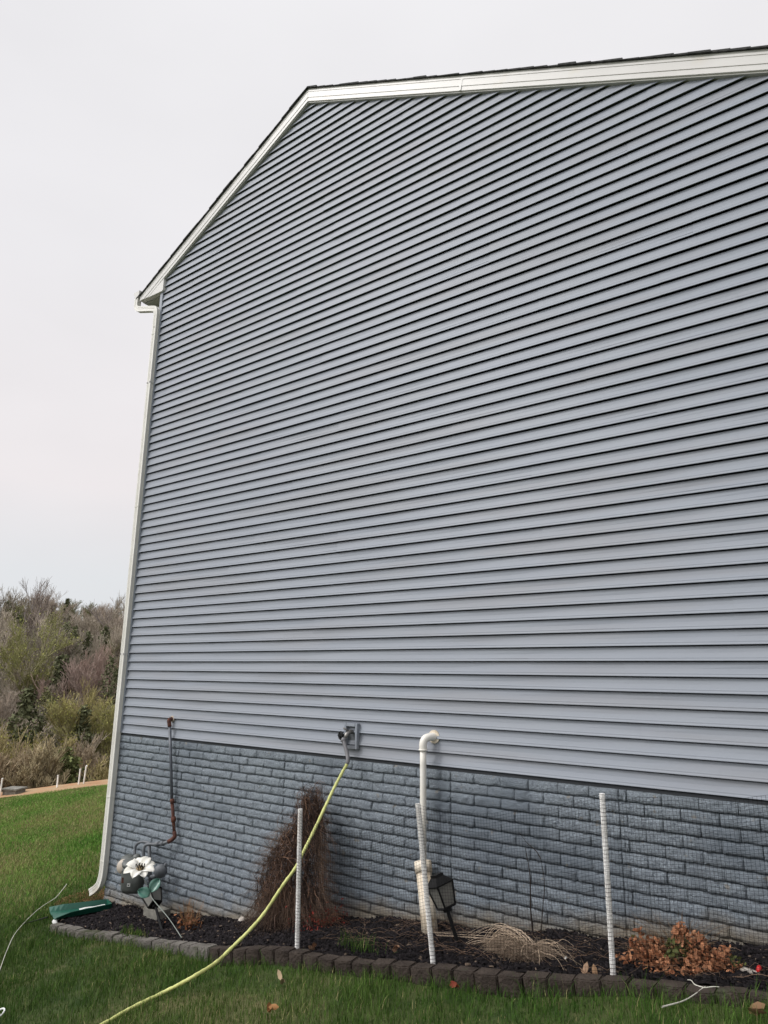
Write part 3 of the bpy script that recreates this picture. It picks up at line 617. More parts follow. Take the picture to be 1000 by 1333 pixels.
# second lantern leaning among the pipes, and the first one by the vent pipe
def lantern(base_p, top_p, scale, lab, spin=0.0):
    base_p, top_p = Vector(base_p), Vector(top_p); ax = (top_p-base_p).normalized(); q = ax.to_track_quat('Z', 'Y').to_matrix() @ Matrix.Rotation(spin, 3, 'Z')
    o = empty('path_lantern', base_p, lab, 'garden lantern', 'black solar path lanterns tipped over in the bed')
    T = lambda x, y, z: top_p+q @ Vector((x*scale, y*scale, z*scale))
    mb = MB(); mb.tube([base_p, T(0, 0, -.20)], .013, 8); mb.build('pole', m_blk, o)
    mb = MB(); bw, tw = .062, .092; bz, tz = -.17, .03
    cb = [(-bw, -bw, bz), (bw, -bw, bz), (bw, bw, bz), (-bw, bw, bz)]; ct = [(-tw, -tw, tz), (tw, -tw, tz), (tw, tw, tz), (-tw, tw, tz)]
    for i in range(4):
        mb.tube([T(*cb[i]), T(*ct[i])], .0065*1.1, 5); mb.tube([T(*cb[i]), T(*cb[(i+1) % 4])], .0085, 5); mb.tube([T(*ct[i]), T(*ct[(i+1) % 4])], .0085, 5)
    mb.add([T(*c_) for c_ in cb], [(0, 1, 2, 3)]); mb.tube([T(0, 0, -.21), T(0, 0, -.17)], .03, 8); mb.build('frame', m_blk, o)
    mb = MB(); ib = [(x*.93, y*.93, z) for x, y, z in cb]; it = [(x*.93, y*.93, z) for x, y, z in ct]
    mb.add([T(*c_) for c_ in ib+it], [(0, 1, 5, 4), (1, 2, 6, 5), (2, 3, 7, 6), (3, 0, 4, 7)]); mb.build('pane', m_pane, o)
    mb = MB(); ov = .098; cap = .045
    vs = [T(-ov, -ov, tz+.006), T(ov, -ov, tz+.006), T(ov, ov, tz+.006), T(-ov, ov, tz+.006), T(-cap, -cap, tz+.062), T(cap, -cap, tz+.062), T(cap, cap, tz+.062), T(-cap, cap, tz+.062), T(-cap, -cap, tz+.085), T(cap, -cap, tz+.085), T(cap, cap, tz+.085), T(-cap, cap, tz+.085)]
    mb.add(vs, [(0, 3, 2, 1)]+[(i+4*k, (i+1) % 4+4*k, (i+1) % 4+4*k+4, i+4*k+4) for k in (0, 1) for i in range(4)]+[(8, 9, 10, 11)]); mb.build('cap', m_blk, o)
    mb = MB()
    for i in range(3, 4): mb.add([T(-tw*.82, -tw*.95, tz+.014), T(-tw*.82, tw*.8, tz+.014), T(-tw*.55, tw*.6, tz+.06), T(-tw*.55, -tw*.6, tz+.06)], [(0, 1, 2, 3)])
    mb.build('roof_pane', m_pane, o)
    return o
lb = at(598, 1214, -.40); lb.z = gz(lb.x, lb.y)-.02
lantern(lb, at(573.5, 1155, -.44), .74, 'black path lantern with frosted panes leaning beside the white vent pipe', R(52))
lb = at(213, 1212, -.42); lb.z = gz(lb.x, lb.y)-.02
lantern(lb, at(198, 1164, -.30), .74, 'black path lantern tipped against the gas meter behind the metal flower', R(20))

mb = MB(); c_ = at(203, 1190, -.14); mb.box((c_.x, -.13, gz(1.2, -.13)+.03), (.27, .15, .14), Matrix.Rotation(R(-4), 3, 'Z')); o = mb.build('concrete_block', m_block, None, bevel=.008)
tag(o, 'weathered grey concrete block on the mulch below the gas meter', 'block')

# ---------------------------------------------------------------- metal flower
fb = at(242, 1222, -.60); fb.z = gz(fb.x, fb.y)-.03
fc = at(182.5, 1131.5, -.43)
fl = empty('flower_ornament', fb, 'white metal flower with green leaves on a leaning stem in front of the gas meter', 'garden ornament')
fn = (Vector(CAMP)-fc).normalized(); fn = (fn+Vector((-.05, 0, 2.0))).normalized(); q = fn.to_track_quat('Z', 'Y').to_matrix()
mid = at(197, 1168, -.47)
mb = MB(); mb.tube(smoothpath([fb, at(220, 1196, -.54), mid, at(190, 1150, -.44), fc-fn*.02], 5), .0036, 8); mb.build('stem', m_grey2, fl, smooth=True)
for i in range(8):
    a_ = i*math.pi/4+.35+random.uniform(-.09, .09); L_ = .136*random.uniform(.88, 1.08); Wd = .050*random.uniform(.9, 1.15); mb = MB(); vs = []; nu = 9
    for j in range(nu):
        t = j/(nu-1); w2 = Wd*math.sin(math.pi*min(1, (t**.85)*.94+.04))**.6
        for k_ in (-1, -.5, 0, .5, 1):
            r2 = .022+t*L_; vs.append(fc+q @ Vector((r2*math.cos(a_)-k_*w2*math.sin(a_), r2*math.sin(a_)+k_*w2*math.cos(a_), .035*math.sin(t*2.6)-.012*(1-abs(k_))+(.006 if i % 2 else 0))))
    mb.add(vs, [(j*5+k_, (j+1)*5+k_, (j+1)*5+k_+1, j*5+k_+1) for j in range(nu-1) for k_ in range(4)]); ob = mb.build('petal', m_flower, fl, smooth=True)
    sm = ob.modifiers.new('thickness', 'SOLIDIFY'); sm.thickness = .002
mb = MB(); disc(mb, fc+fn*.012, fn, .036, .018); mb.build('flower_centre', m_gold, fl, smooth=True)
mb = MB()
for i in range(11):
    a_ = i*2.4; r2 = .012+.0036*i; c_ = fc+fn*.03+q @ Vector((r2*math.cos(a_), r2*math.sin(a_), .004)); mb.tube([c_-fn*.02, c_+fn*.012], [.003, .007], 6)
mb.build('stamen', m_blk, fl)
for (px_, py_, a_, L_) in ((197, 1160, 1.0, .13), (193, 1166, 2.7, .12)):
    c_ = at(px_, py_, -.47); mb = MB(); vs = []; nu = 8; up = (Vector(CAMP)-c_).normalized(); q2 = (up+Vector((0, 0, .3))).normalized().to_track_quat('Z', 'Y').to_matrix()
    for j in range(nu):
        t = j/(nu-1); w2 = .05*math.sin(math.pi*min(1, t*.9+.08))**.8
        for k_ in (-1, -.5, 0, .5, 1): vs.append(c_+q2 @ Vector(((t-.1)*L_*math.cos(a_)-k_*w2*math.sin(a_), (t-.1)*L_*math.sin(a_)+k_*w2*math.cos(a_), .03*abs(k_)+.03*t*(1-t)*2)))
    mb.add(vs, [(j*5+k_, (j+1)*5+k_, (j+1)*5+k_+1, j*5+k_+1) for j in range(nu-1) for k_ in range(4)]); ob = mb.build('leaf', m_leaf, fl, smooth=True); sm = ob.modifiers.new('thickness', 'SOLIDIFY'); sm.thickness = .002

# ---------------------------------------------------------------- splash block
h0 = Vector((.33, -.12, gz(.33, -.12)+.06)); h1 = Vector((.02, -.70, gz(.02, -.70)+.035))
h0 = at(141, 1181, -.13); h1 = at(68, 1193, -.66); h1.z = max(h1.z, gz(h1.x, h1.y)+.02)
spb = empty('splash_block', (h0+h1)/2-Vector((0, 0, .03)), 'dark green plastic splash trough lying below the downspout outlet', 'splash block')
ax = (h1-h0); side = ax.cross(Vector((0, 0, 1))).normalized(); mb = MB(); rings = []; nn = 12
for i in range(nn+1):
    t = i/nn; c_ = h0+ax*t; wd = .095+.075*t; hh = .055*(1-.35*max(0, t-.75)/.25); th = .006
    flare = .03*max(0, t-.7)/.3
    rings.append([c_+side*a_+Vector((0, 0, b_)) for a_, b_ in ((-wd-flare, hh), (-wd*.78, 0.0), (-wd*.3, -.004), (0, .004), (wd*.3, -.004), (wd*.78, 0), (wd+flare, hh), (wd+flare-th, hh+.003), (wd*.78-th, th), (wd*.3, th-.002), (0, th+.006), (-wd*.3, th-.002), (-wd*.78+th, th), (-wd-flare+th, hh+.003))])
k = 14; vs = [v for r_ in rings for v in r_]; mb.add(vs, [(i*k+j, i*k+(j+1) % k, (i+1)*k+(j+1) % k, (i+1)*k+j) for i in range(nn) for j in range(k)]+[tuple(range(k)), tuple(nn*k+j for j in range(k-1, -1, -1))]); mb.build('trough', m_green, spb)
mb = MB(); w0 = .09; mb.add([h0+side*a_+Vector((0, 0, b_)) for a_, b_ in ((-w0, .055), (-w0*.8, 0), (w0*.8, 0), (w0, .055))]+[h0-ax.normalized()*.012+side*a_+Vector((0, 0, b_)) for a_, b_ in ((-w0, .055), (-w0*.8, 0), (w0*.8, 0), (w0, .055))], [(0, 1, 2, 3), (7, 6, 5, 4), (0, 3, 7, 4), (0, 4, 5, 1), (2, 6, 7, 3), (1, 5, 6, 2)]); mb.build('end_wall', m_green, spb)
mb = MB()
for i in range(1):
    pts = [(h0+ax*t)+side*(-1)*(.02+.03*math.sin(t*9)) for t in np.linspace(.05, .5, 8)]
vs = []
for t in np.linspace(.04, .52, 9):
    c_ = h0+ax*t; wd = .03+.02*math.sin(t*13); vs += [c_+side*(.055+.01*math.sin(t*20))+Vector((0, 0, .018)), c_+side*(.055-wd*1.3)+Vector((0, 0, .013))]
mb.add(vs, [(2*i, 2*i+1, 2*i+3, 2*i+2) for i in range(8)]); mb.build('residue', m_pale, spb)

def stone(name, c, r_, m, lab, cat, flat=.6, seed=0, group=None, sub=2):
    bm = bmesh.new(); bmesh.ops.create_icosphere(bm, subdivisions=sub, radius=1); rr = random.Random(seed)
    ph = [rr.uniform(0, 6) for _ in range(6)]
    for v in bm.verts:
        s_ = 1+.18*math.sin(v.co.x*3+ph[0])+.14*math.sin(v.co.y*4+ph[1])+.1*math.sin(v.co.z*5+ph[2]+v.co.x*2)
        v.co = Vector((v.co.x*r_[0]*s_, v.co.y*r_[1]*s_, v.co.z*r_[2]*s_))
    me = bpy.data.meshes.new(name); bm.to_mesh(me); bm.free(); me.shade_smooth(); o = link(name, me, m); o.location = c; return tag(o, lab, cat, group)
g_ = gpt(75, 1200, .02); stone('stone', g_, (.07, .045, .028), m_pale, 'white stone at the lawn end of the green splash trough', 'stone', seed=3)
c_ = at(345-25, 1195+2, -.06); stone('stone', (2.30, -.05, gz(2.3, -.05)+.02), (.05, .03, .03), m_stone, 'pale tan stone against the foundation left of the brown weeping shrub', 'stone', seed=4)
c_ = at(975, 1263, -.40); stone('stone', (c_.x, c_.y, gz(c_.x, c_.y)+.015), (.045, .02, .014), m_stone, 'pale flat stone beside the red ball in the mulch', 'stone', seed=5)
c_ = at(987, 1254, -.38); stone('red_ball', (c_.x, c_.y, gz(c_.x, c_.y)+.02), (.018, .018, .018), m_red, 'small red ball in the mulch at the right edge', 'ball', seed=1)
c_ = at(737, 1250, -.45); stone('stone', (c_.x, c_.y, gz(c_.x, c_.y)+.015), (.012, .010, .012), m_pale, 'tiny white stone in the mulch right of the dry grass clump', 'stone', seed=8)

# ---------------------------------------------------------------- edging blocks
eg = 'concrete edging blocks along the front of the mulch bed'
def block_mesh(seed, rot):
    mb = MB(); rr = random.Random(seed); n_ = 5; L_, D_, H_ = .146, .10, .13
    pl = [(-L_/2, -D_/2+.004), (-L_/4, -D_/2-.004), (0, -D_/2-.006), (L_/4, -D_/2-.004), (L_/2, -D_/2+.004), (L_/2, D_/2), (0, D_/2+.003), (-L_/2, D_/2)]
    vs = [(x*(1-(.04 if z > 0 else 0))+rr.uniform(-.002, .002), y*(1-(.06 if z > 0 else 0))+rr.uniform(-.002, .002), z+rr.uniform(-.003, .003)) for z in (-H_, -.045, .0) for x, y in pl]
    k = 8; mb.add(vs, [(i*k+j, i*k+(j+1) % k, (i+1)*k+(j+1) % k, (i+1)*k+j) for i in range(2) for j in range(k)]+[tuple(2*k+j for j in range(k)), tuple(range(k-1, -1, -1))])
    ob = mb.build('edging_block', m_edge, None, bevel=.007); return ob
protos = []
xx = .36; i = 0
while xx < 9.3:
    yy = float(edge_y(xx)); dy = float(edge_y(xx+.07)-edge_y(xx-.07))/.14; an = math.atan(dy); dz = float(base(xx+.07)-base(xx-.07))/.14
    if i < 8: ob = block_mesh(i, 0); protos.append(ob); ob.data.materials[0] = m_edge2
    elif i < 17: ob = protos[random.randrange(8)].copy(); COL.objects.link(ob)
    elif i < 25:
        ob = block_mesh(i, 0)
        if i == 17: protos = []
        protos.append(ob)
    else: ob = protos[random.randrange(8)].copy(); COL.objects.link(ob)
    top_z = float(base(xx))+.03*yy+.022+random.uniform(-.006, .006)
    ob.location = (xx, yy-.045+random.uniform(-.006, .006), top_z); ob.rotation_euler = (random.uniform(-.05, .05), -math.atan(dz)+random.uniform(-.03, .03), an+random.uniform(-.05, .05))
    tag(ob, 'brown grey concrete edging block in the border between lawn and mulch' if i > 16 else 'paler weathered edging block in the left border before the hose', 'edging block', eg if i > 16 else 'paler edging blocks in the left end of the border')
    xx += .150*math.cos(an); i += 1

# ---------------------------------------------------------------- plants
def curve_np(p0, p1, bend, k=9, droop=0.0, jit=.0):
    t = np.linspace(0, 1, k)[:, None]; P = np.array(p0)*(1-t)+np.array(p1)*t+np.array(bend)*(4*t*(1-t)); P[:, 2] -= droop*t[:, 0]**2
    if jit: P += RNG.normal(0, jit, P.shape)*np.sin(np.pi*t)
    return P
def leafcloud(name, C, size, cols, m, parent, elong=1.3, up=None):
    n = len(C); a = RNG.normal(size=(n, 3)); a /= np.linalg.norm(a, axis=1, keepdims=True); b = np.cross(a, RNG.normal(size=(n, 3))); b /= np.linalg.norm(b, axis=1, keepdims=True); c = np.cross(a, b)
    s = np.asarray(size)[:, None]
    pr = [(-1, 0, 0), (-.35, .55, .12), (.45, .5, .1), (1, 0, .22), (.45, -.5, .1), (-.35, -.55, .12), (0, 0, -.12)]
    V = np.stack([C+s*(elong*u*a+v*b+w_*c) for u, v, w_ in pr], 1)
    k = np.arange(n)*7; F = np.concatenate([np.stack([k+6, k+i, k+(i+1) % 6], -1) for i in range(6)])
    me = npmesh(name, V.reshape(-1, 3), F); setcol(me, np.repeat(cols, 7, axis=0)); return link(name, me, m, parent)

# brown weeping shrub against the wall
bx, by = 3.165, -.25; bz0 = gz(bx, by)
sh = empty('weeping_shrub', (bx, by, bz0), 'tall brown weeping shrub of dry drooping twigs against the foundation', 'shrub')
tw = []; rad = []; cl = []
HT = [0, .1, .3, .42, .5, .62, .73, .80, .9, 1.0, 1.05, 1.12]
XLT = [-.50, -.44, -.36, -.33, -.30, -.22, -.08, .05, .08, .09, .09, .12]; XRT = [.24, .26, .34, .33, .30, .28, .27, .27, .27, .23, .17, .15]
def sil(z): return np.interp(z, HT, XLT), np.interp(z, HT, XRT)
def wig(P_, a_):  # curly twig: correlated wandering
    k = len(P_); w_ = np.cumsum(RNG.normal(0, a_, (k, 3)), 0); w_ -= w_[0]; return P_+w_
for i in range(2300):
    z1 = RNG.uniform(.06, 1.04) if RNG.random() < .75 else RNG.uniform(.06, .75); xl_, xr_ = sil(z1); u = RNG.beta(.8, .95); x1 = xl_+(xr_-xl_)*u; dep = .15*np.sin(np.pi*np.clip((x1-xl_)/(xr_-xl_), .05, .95))*(1.2-.55*z1); y1 = -dep*RNG.uniform(.0, 1.0)**.5 if RNG.random() < .7 else dep*RNG.uniform(0, .7)
    L_ = RNG.uniform(.07, .34); mode = RNG.random(); ang = RNG.normal(-math.pi/2, .35) if mode < .62 else RNG.uniform(0, 6.28) if mode < .86 else RNG.normal(math.pi/2, .3)
    dx = L_*math.cos(ang)*.8; dz = L_*math.sin(ang); z2 = max(.0, min(1.1, z1+dz)); a2, b2_ = sil(z2); x2 = min(max(x1+dx+RNG.normal(0, .02), a2-.05), b2_+.05)
    P_ = curve_np((bx+x1, by+y1, bz0+z1), (bx+x2, by+y1*1.15+RNG.normal(0, .03), bz0+z2), (RNG.normal(0, .035), RNG.normal(0, .015), RNG.uniform(0, .07)), 9, 0, 0); tw.append(wig(P_, .011)); rad.append(RNG.uniform(.0012, .0030)*(1 if RNG.random() < .95 else 1.6)); k_ = RNG.random(); warm = np.array([.150, .088, .058]) if k_ > .5 else np.array([.095, .062, .050]); cl.append(warm*RNG.choice([.25, .5, .9, 1.5, 2.6], p=[.25, .28, .25, .14, .08]))
for i in range(620):   # fine whips leaving the mass: flyaway tips left and right
    z1 = RNG.uniform(.12, .85); xl_, xr_ = sil(z1); s_ = -1 if RNG.random() < .55 else 1; x1 = (xl_ if s_ < 0 else xr_)*.85
    c0 = np.array([bx+x1, by-.03, bz0+z1]); c1 = c0+np.array([s_*RNG.uniform(.06, .26), RNG.uniform(-.1, .05), -RNG.uniform(-.05, .22)])
    tw.append(wig(curve_np(c0, c1, (0, 0, .05), 9, 0, 0), .008)); rad.append(.0008); cl.append(np.array([.15, .10, .07])*RNG.uniform(.6, 1.3))
for i in range(150):  # upright spray at the crown
    c0 = np.array([bx+RNG.uniform(.04, .26), by+.1, bz0+RNG.uniform(.55, .9)]); c1 = np.array([bx+.13+RNG.normal(0, .02), by+.12+RNG.normal(0, .02), bz0+RNG.uniform(.95, 1.14)])
    tw.append(wig(curve_np(c0, c1, RNG.normal(0, .02, 3), 9, 0, 0), .006)); rad.append(.0013); cl.append(np.array([.10, .065, .05])*RNG.uniform(.6, 1.4))
for i in range(1200):  # skirt spilling over the mulch
    a_ = RNG.uniform(2.6, 6.6); r2 = RNG.uniform(.1, .55)*(1 if math.cos(a_) < 0 else .75); c0 = np.array([bx+.1*math.cos(a_), by+.08*math.sin(a_), bz0+RNG.uniform(.05, .35)]); xq, yq = bx+r2*math.cos(a_)*1.1, by+max(-.34, r2*math.sin(a_)*.7); c1 = np.array([xq, yq, bz0+RNG.uniform(.0, .09)+float(base(xq)-base(bx))])
    tw.append(wig(curve_np(c0, c1, (0, 0, .07), 9, 0, 0), .009)); rad.append(.0011); cl.append(np.array([.105, .07, .05])*RNG.uniform(.5, 1.4))
strands('twigs', tw, rad, m_twig, sh, colors=cl); sh.children[0]['kind'] = 'stuff'
mb = MB()
for i in range(7):
    a_ = i*.9; mb.tube(smoothpath([Vector((bx+.04*math.cos(a_), by+.04*math.sin(a_), bz0-.02)), Vector((bx+.1*math.cos(a_), by+.08*math.sin(a_), bz0+.4)), Vector((bx+.05*math.cos(a_)+.02, by+.08, bz0+.8))], 4), [.012]*4+[.009]*4+[.006], 6)
mb.build('stems', m_rust, sh)
# red leaves at its foot
n = 240; C_ = np.stack([RNG.normal(3.52, .10, n), RNG.uniform(-.5, -.15, n), np.zeros(n)], -1); C_[:, 2] = [gz(a_, b_)+abs(RNG.normal(0.03, .07)) for a_, b_ in C_[:, :2]]
rs = empty('red_leaved_plant', (3.52, -.3, gz(3.52, -.3)), 'low plant with dull red leaves at the right foot of the weeping shrub', 'plant')
leafcloud('leaves', C_, RNG.uniform(.006, .013, n), np.array([.16, .022, .014])*RNG.uniform(.4, 1.5, (n, 1)), m_dleaf, rs)
tw = []
for i in range(90): a_ = RNG.uniform(0, 6.28); tw.append(curve_np((3.52, -.3, gz(3.52, -.3)), (3.52+.26*math.cos(a_), -.3+.17*math.sin(a_), gz(3.6, -.3)+RNG.uniform(.02, .2)), (0, 0, .05), 7, 0, .008))
strands('stems', tw, [.0013]*90, m_twig, rs, colors=[np.array([.13, .06, .035])]*90)

# dry ornamental grass clump with arching pale stems
c_ = at(690, 1243, -.46); gx, gy = c_.x, c_.y; g0 = gz(gx, gy)
cg = empty('dry_grass_clump', (gx, gy, g0), 'flattened tan dry grass clump with pale arching stems by the edging', 'plant')
tw = []; rad = []; cl = []
for i in range(2300):
    a_ = RNG.uniform(0, 6.28); r1 = RNG.uniform(0, .12); x0 = gx+r1*math.cos(a_)-.03; y0 = gy+r1*math.sin(a_)*.6; a2 = RNG.normal(3.4, .9) if RNG.random() < .75 else RNG.uniform(0, 6.28); L_ = RNG.uniform(.06, .27)
    x1, y1 = x0+L_*math.cos(a2), max(gy-.16, y0+.45*L_*math.sin(a2)); tw.append(curve_np((x0, y0, g0+RNG.uniform(0, .06)), (x1, y1, gz(x1, y1)+RNG.uniform(.004, .09)), (0, 0, .05*RNG.random()), 7, 0, .008)); rad.append(RNG.uniform(.0010, .002)); cl.append(np.array([.36, .275, .20])*RNG.uniform(.3, 1.2))
strands('dry_blades', tw, rad, m_twig, cg, colors=cl)
tw = []; rad = []; cl = []
arcs = [((700, 1240), (640, 1207), (607, 1222)), ((697, 1240), (650, 1204), (628, 1228)), ((703, 1236), (672, 1212), (655, 1207)), ((694, 1243), (640, 1220), (566, 1216)), ((690, 1245), (625, 1224), (600, 1235)), ((688, 1246), (640, 1238), (600, 1236)), ((692, 1240), (665, 1216), (648, 1208)), ((705, 1243), (735, 1256), (738, 1266))]
for (a_, b_, c3_) in arcs:
    for r_ in range(4):
        j_ = RNG.normal(0, 2.6, 2); pts = smoothpath([at(a_[0]+j_[0], a_[1], -.45), at((a_[0]+b_[0])/2+j_[0], (a_[1]+b_[1])/2-6+j_[1], -.42), at(b_[0]+j_[1], b_[1]+j_[0], -.40), at(c3_[0]+j_[0], c3_[1]+j_[1], -.38)], 5); tw.append(np.array(pts)); rad.append(RNG.uniform(.0020, .0032)); cl.append(np.array([.60, .48, .36])*RNG.uniform(.6, 1.1))
for i in range(46):   # loose stalks sprawling out of the clump
    a_ = RNG.uniform(2.2, 5.2) if RNG.random() < .7 else RNG.uniform(-.8, .8); L_ = RNG.uniform(.18, .42); x0, y0 = gx+RNG.normal(0, .04), gy+RNG.normal(0, .02); x1, y1 = x0+L_*math.cos(a_), min(-.04, max(gy-.17, y0+.4*L_*math.sin(a_)))
    P_ = curve_np((x0, y0, g0+.02), (x1, y1, gz(x1, y1)+RNG.uniform(.01, .07)), (0, 0, RNG.uniform(.04, .13)), 7, 0, .006); tw.append(np.array(smoothpath(P_, 2))[:len(tw[0])] if len(smoothpath(P_, 2)) >= len(tw[0]) else np.array(smoothpath(P_, 2)+[P_[-1]+(0, 0, -.001*k_) for k_ in range(1, len(tw[0])-len(smoothpath(P_, 2))+1)])); rad.append(RNG.uniform(.0014, .0026)); cl.append(np.array([.50, .39, .28])*RNG.uniform(.4, 1.2))
strands('arching_stems', tw, rad, m_twig, cg, colors=cl, sides=4)
# thin dark shoots behind it
shoot = empty('bare_shoot', (gx+.1, gy+.1, g0), 'pair of tall thin leafless dark shoots rising behind the dry grass clump', 'plant')
tw = [np.array(smoothpath([at(696, 1232, -.33), at(691, 1185, -.33), at(690, 1140, -.33), at(684, 1104, -.33)], 6)), np.array(smoothpath([at(703, 1240, -.33), at(706, 1190, -.33), at(709, 1150, -.33), at(704, 1118, -.33)], 6)), np.array(smoothpath([at(704, 1118, -.33), at(698, 1108, -.33), at(686, 1097, -.33), at(676, 1084, -.33)], 6))]
tw[0][0] = [tw[0][1][0], tw[0][1][1], g0]
strands('stem', tw, [.0062, .0042, .0036], m_twig, shoot, colors=[np.array([.03, .022, .018])]*3, sides=5)

# orange brown leafy shrub
c_ = at(885, 1272, -.42); ox, oy = c_.x, c_.y-.0; o0 = gz(ox, oy)
ob_ = empty('leafy_shrub', (ox, oy, o0), 'low shrub covered in curled orange brown dead leaves with green patches', 'shrub')
n = 2100; u = RNG.normal(size=(n, 3)); u /= np.linalg.norm(u, axis=1, keepdims=True); rr_ = RNG.uniform(.3, 1, n)**.5
C_ = np.stack([ox+u[:, 0]*rr_*.30*(1+.2*np.sin(u[:, 2]*7)), oy+u[:, 1]*rr_*.17, np.abs(u[:, 2])*rr_*.175], -1); C_[:, 2] *= (1+.25*np.sin(C_[:, 0]*23)+.12*np.sin(C_[:, 0]*51)); C_[:, 2] += o0+.01+(C_[:, 0]-ox)*.14
kk_ = RNG.random(n)[:, None]; cols = (1-kk_)*np.array([.24, .085, .038])+kk_*np.array([.56, .27, .14]); cols *= RNG.uniform(.45, 1.1, (n, 1)); pg = (np.sin(C_[:, 0]*19+1)+np.sin(C_[:, 2]*31) > 1.15) & (RNG.random(n) < .8); cols[pg] = np.array([.085, .095, .028])*RNG.uniform(.5, 1.3, (pg.sum(), 1))
leafcloud('leaves', C_, RNG.uniform(.007, .019, n), cols, m_dleaf, ob_, 1.05)['kind'] = 'stuff'
tw = []
for i in range(160):
    a_ = RNG.uniform(0, 6.28); L_ = RNG.uniform(.15, .40) if math.cos(a_) < 0 else RNG.uniform(.1, .33); tw.append(curve_np((ox, oy, o0), (ox+L_*math.cos(a_), oy+.45*L_*math.sin(a_), o0+RNG.uniform(.03, .29)*(.6 if L_ > .33 else 1)), (0, 0, .03), 7, 0, .01))
strands('branches', tw, RNG.uniform(.001, .0024, 160), m_twig, ob_, colors=np.array([.26, .18, .11])*RNG.uniform(.4, 1.2, (160, 1)))

# small twiggy plant near the meter
c_ = at(246, 1214, -.32); qx, qy = c_.x, c_.y; q0 = gz(qx, qy)
tp = empty('twiggy_plant', (qx, qy, q0), 'small leafless orange tan twiggy plant right of the gas meter', 'plant')
tw = []; rad = []
for i in range(60):
    a_ = RNG.uniform(0, 6.28); L_ = RNG.uniform(.03, .20); z1 = RNG.uniform(.08, .26); p1 = (qx+L_*math.cos(a_), qy+.6*L_*math.sin(a_), q0+z1); tw.append(curve_np((qx+.02*math.cos(a_), qy, q0), p1, (.02*math.cos(a_), 0, -.02), 7, 0, .007)); rad.append(RNG.uniform(.0015, .0034))
strands('branches', tw, rad, m_twig, tp, colors=np.array([.34, .20, .10])*RNG.uniform(.5, 1.15, (60, 1)))
n = 130; C_ = np.stack([RNG.normal(qx, .09, n), RNG.normal(qy, .05, n), q0+np.abs(RNG.normal(.02, .04, n))], -1)
leafcloud('leaves', C_, RNG.uniform(.008, .02, n), np.array([.24, .10, .045])*RNG.uniform(.4, 1.3, (n, 1)), m_dleaf, tp)

# green tufts in the bed
def tuft(c, n, h, lab, spread=.09, w=.004):
    o = empty('grass_tuft', c, lab, 'grass tuft'); x = RNG.normal(c[0], spread, n); y = RNG.normal(c[1], spread*.35, n); z = np.full(n, c[2]); v, cc = blades(x, y, RNG.uniform(.3, 1, n)*h, np.full(n, w), ctr=z)
    V5 = v.reshape(-1, 3); i5 = np.arange(n)*5; F = np.concatenate([np.stack([i5, i5+1, i5+2], -1), np.stack([i5, i5+2, i5+3], -1), np.stack([i5+3, i5+2, i5+4], -1)])
    me = npmesh('blades', V5, F); setcol(me, np.repeat(cc*1.1, 5, axis=0)); link('blades', me, m_blade, o)['kind'] = 'stuff'
c_ = at(468, 1246, -.70); tuft((c_.x, -.70, gz(c_.x, -.7)), 150, .14, 'green grass tuft sprouting in the mulch between the two left stakes')
tuft((1.55, -.66, gz(1.55, -.6)+.01), 220, .07, 'grey green grass tuft growing over the left edging blocks', .10)

# dry twigs lying on the mulch
tw = []; rad = []; cl = []
for i in range(170):
    x0 = RNG.uniform(3.7, 5.5) if i < 120 else RNG.uniform(5.5, 6.8); y0 = RNG.uniform(-.62, -.05); a_ = RNG.normal(0, .5)+(math.pi if RNG.random() < .5 else 0); L_ = RNG.uniform(.1, .5); x1 = x0+L_*math.cos(a_); y1 = min(-.03, max(float(edge_y(x0))+.04, y0+.5*L_*math.sin(a_)))
    tw.append(curve_np((x0, y0, gz(x0, y0)+.02), (x1, y1, gz(x1, y1)+.02), (0, 0, RNG.uniform(0, .06)), 9, 0, .01)); rad.append(RNG.uniform(.0009, .0022)); cl.append(np.array([.20, .13, .09])*RNG.uniform(.35, 1.2))
o = strands('dry_twigs', tw, rad, m_twig, None, colors=cl); tag(o, 'thin dry twigs and vines scattered over the black mulch', 'twigs', kind='stuff')
# straw patch below the outlet
n = 2600; a_ = RNG.uniform(0, 6.28, n); r2 = RNG.uniform(0, 1, n)**.5; X = -.24+.46*r2*np.cos(a_); Y = .0+.38*r2*np.sin(a_); ok = ~((X > -.01) & (Y > -.02)); X, Y = X[ok], Y[ok]; n = len(X)
d = RNG.uniform(0, 6.28, n); L_ = RNG.uniform(.01, .035, n); t = np.linspace(-1, 1, 3)
Pp = np.stack([X[:, None]+(np.cos(d)*L_)[:, None]*t, Y[:, None]+(np.sin(d)*L_)[:, None]*t, np.zeros((n, 3))+lawn(X, Y)[:, None]+RNG.uniform(.005, .03, n)[:, None]+RNG.normal(0, .006, (n, 3))], -1)
o = strands('straw_patch', Pp, RNG.uniform(.0012, .0022, n), m_twig, None, colors=np.array([.27, .15, .075])*RNG.uniform(.4, 1.3, (n, 1))); tag(o, 'brown dead straw patch on the soil below the downspout outlet', 'straw', kind='stuff')

# white forked stick by the edging
st = empty('forked_stick', gpt(905, 1290, .05), 'pale bare forked stick lying over the edging at the right', 'stick')
pA = gpt(862, 1311, .085); pB = at(916, 1286, -.69); pC = at(953, 1289, -.655)
pD = at(905, 1282, -.67)
strands('branch', [np.array(smoothpath([pA, (pA+pB)/2+Vector((.01, 0, -.01)), pB, pB+Vector((.01, 0, .01))], 4)), np.array(smoothpath([pB, (pB+pC)/2+Vector((0, 0, .01)), pC, pC+Vector((.03, 0, 0))], 4)), np.array(smoothpath([pB, pD, pD+Vector((-.02, .01, .012)), pD+Vector((-.04, .01, .01))], 4))], [.0045, .0035, .004], m_cord, st, sides=5)

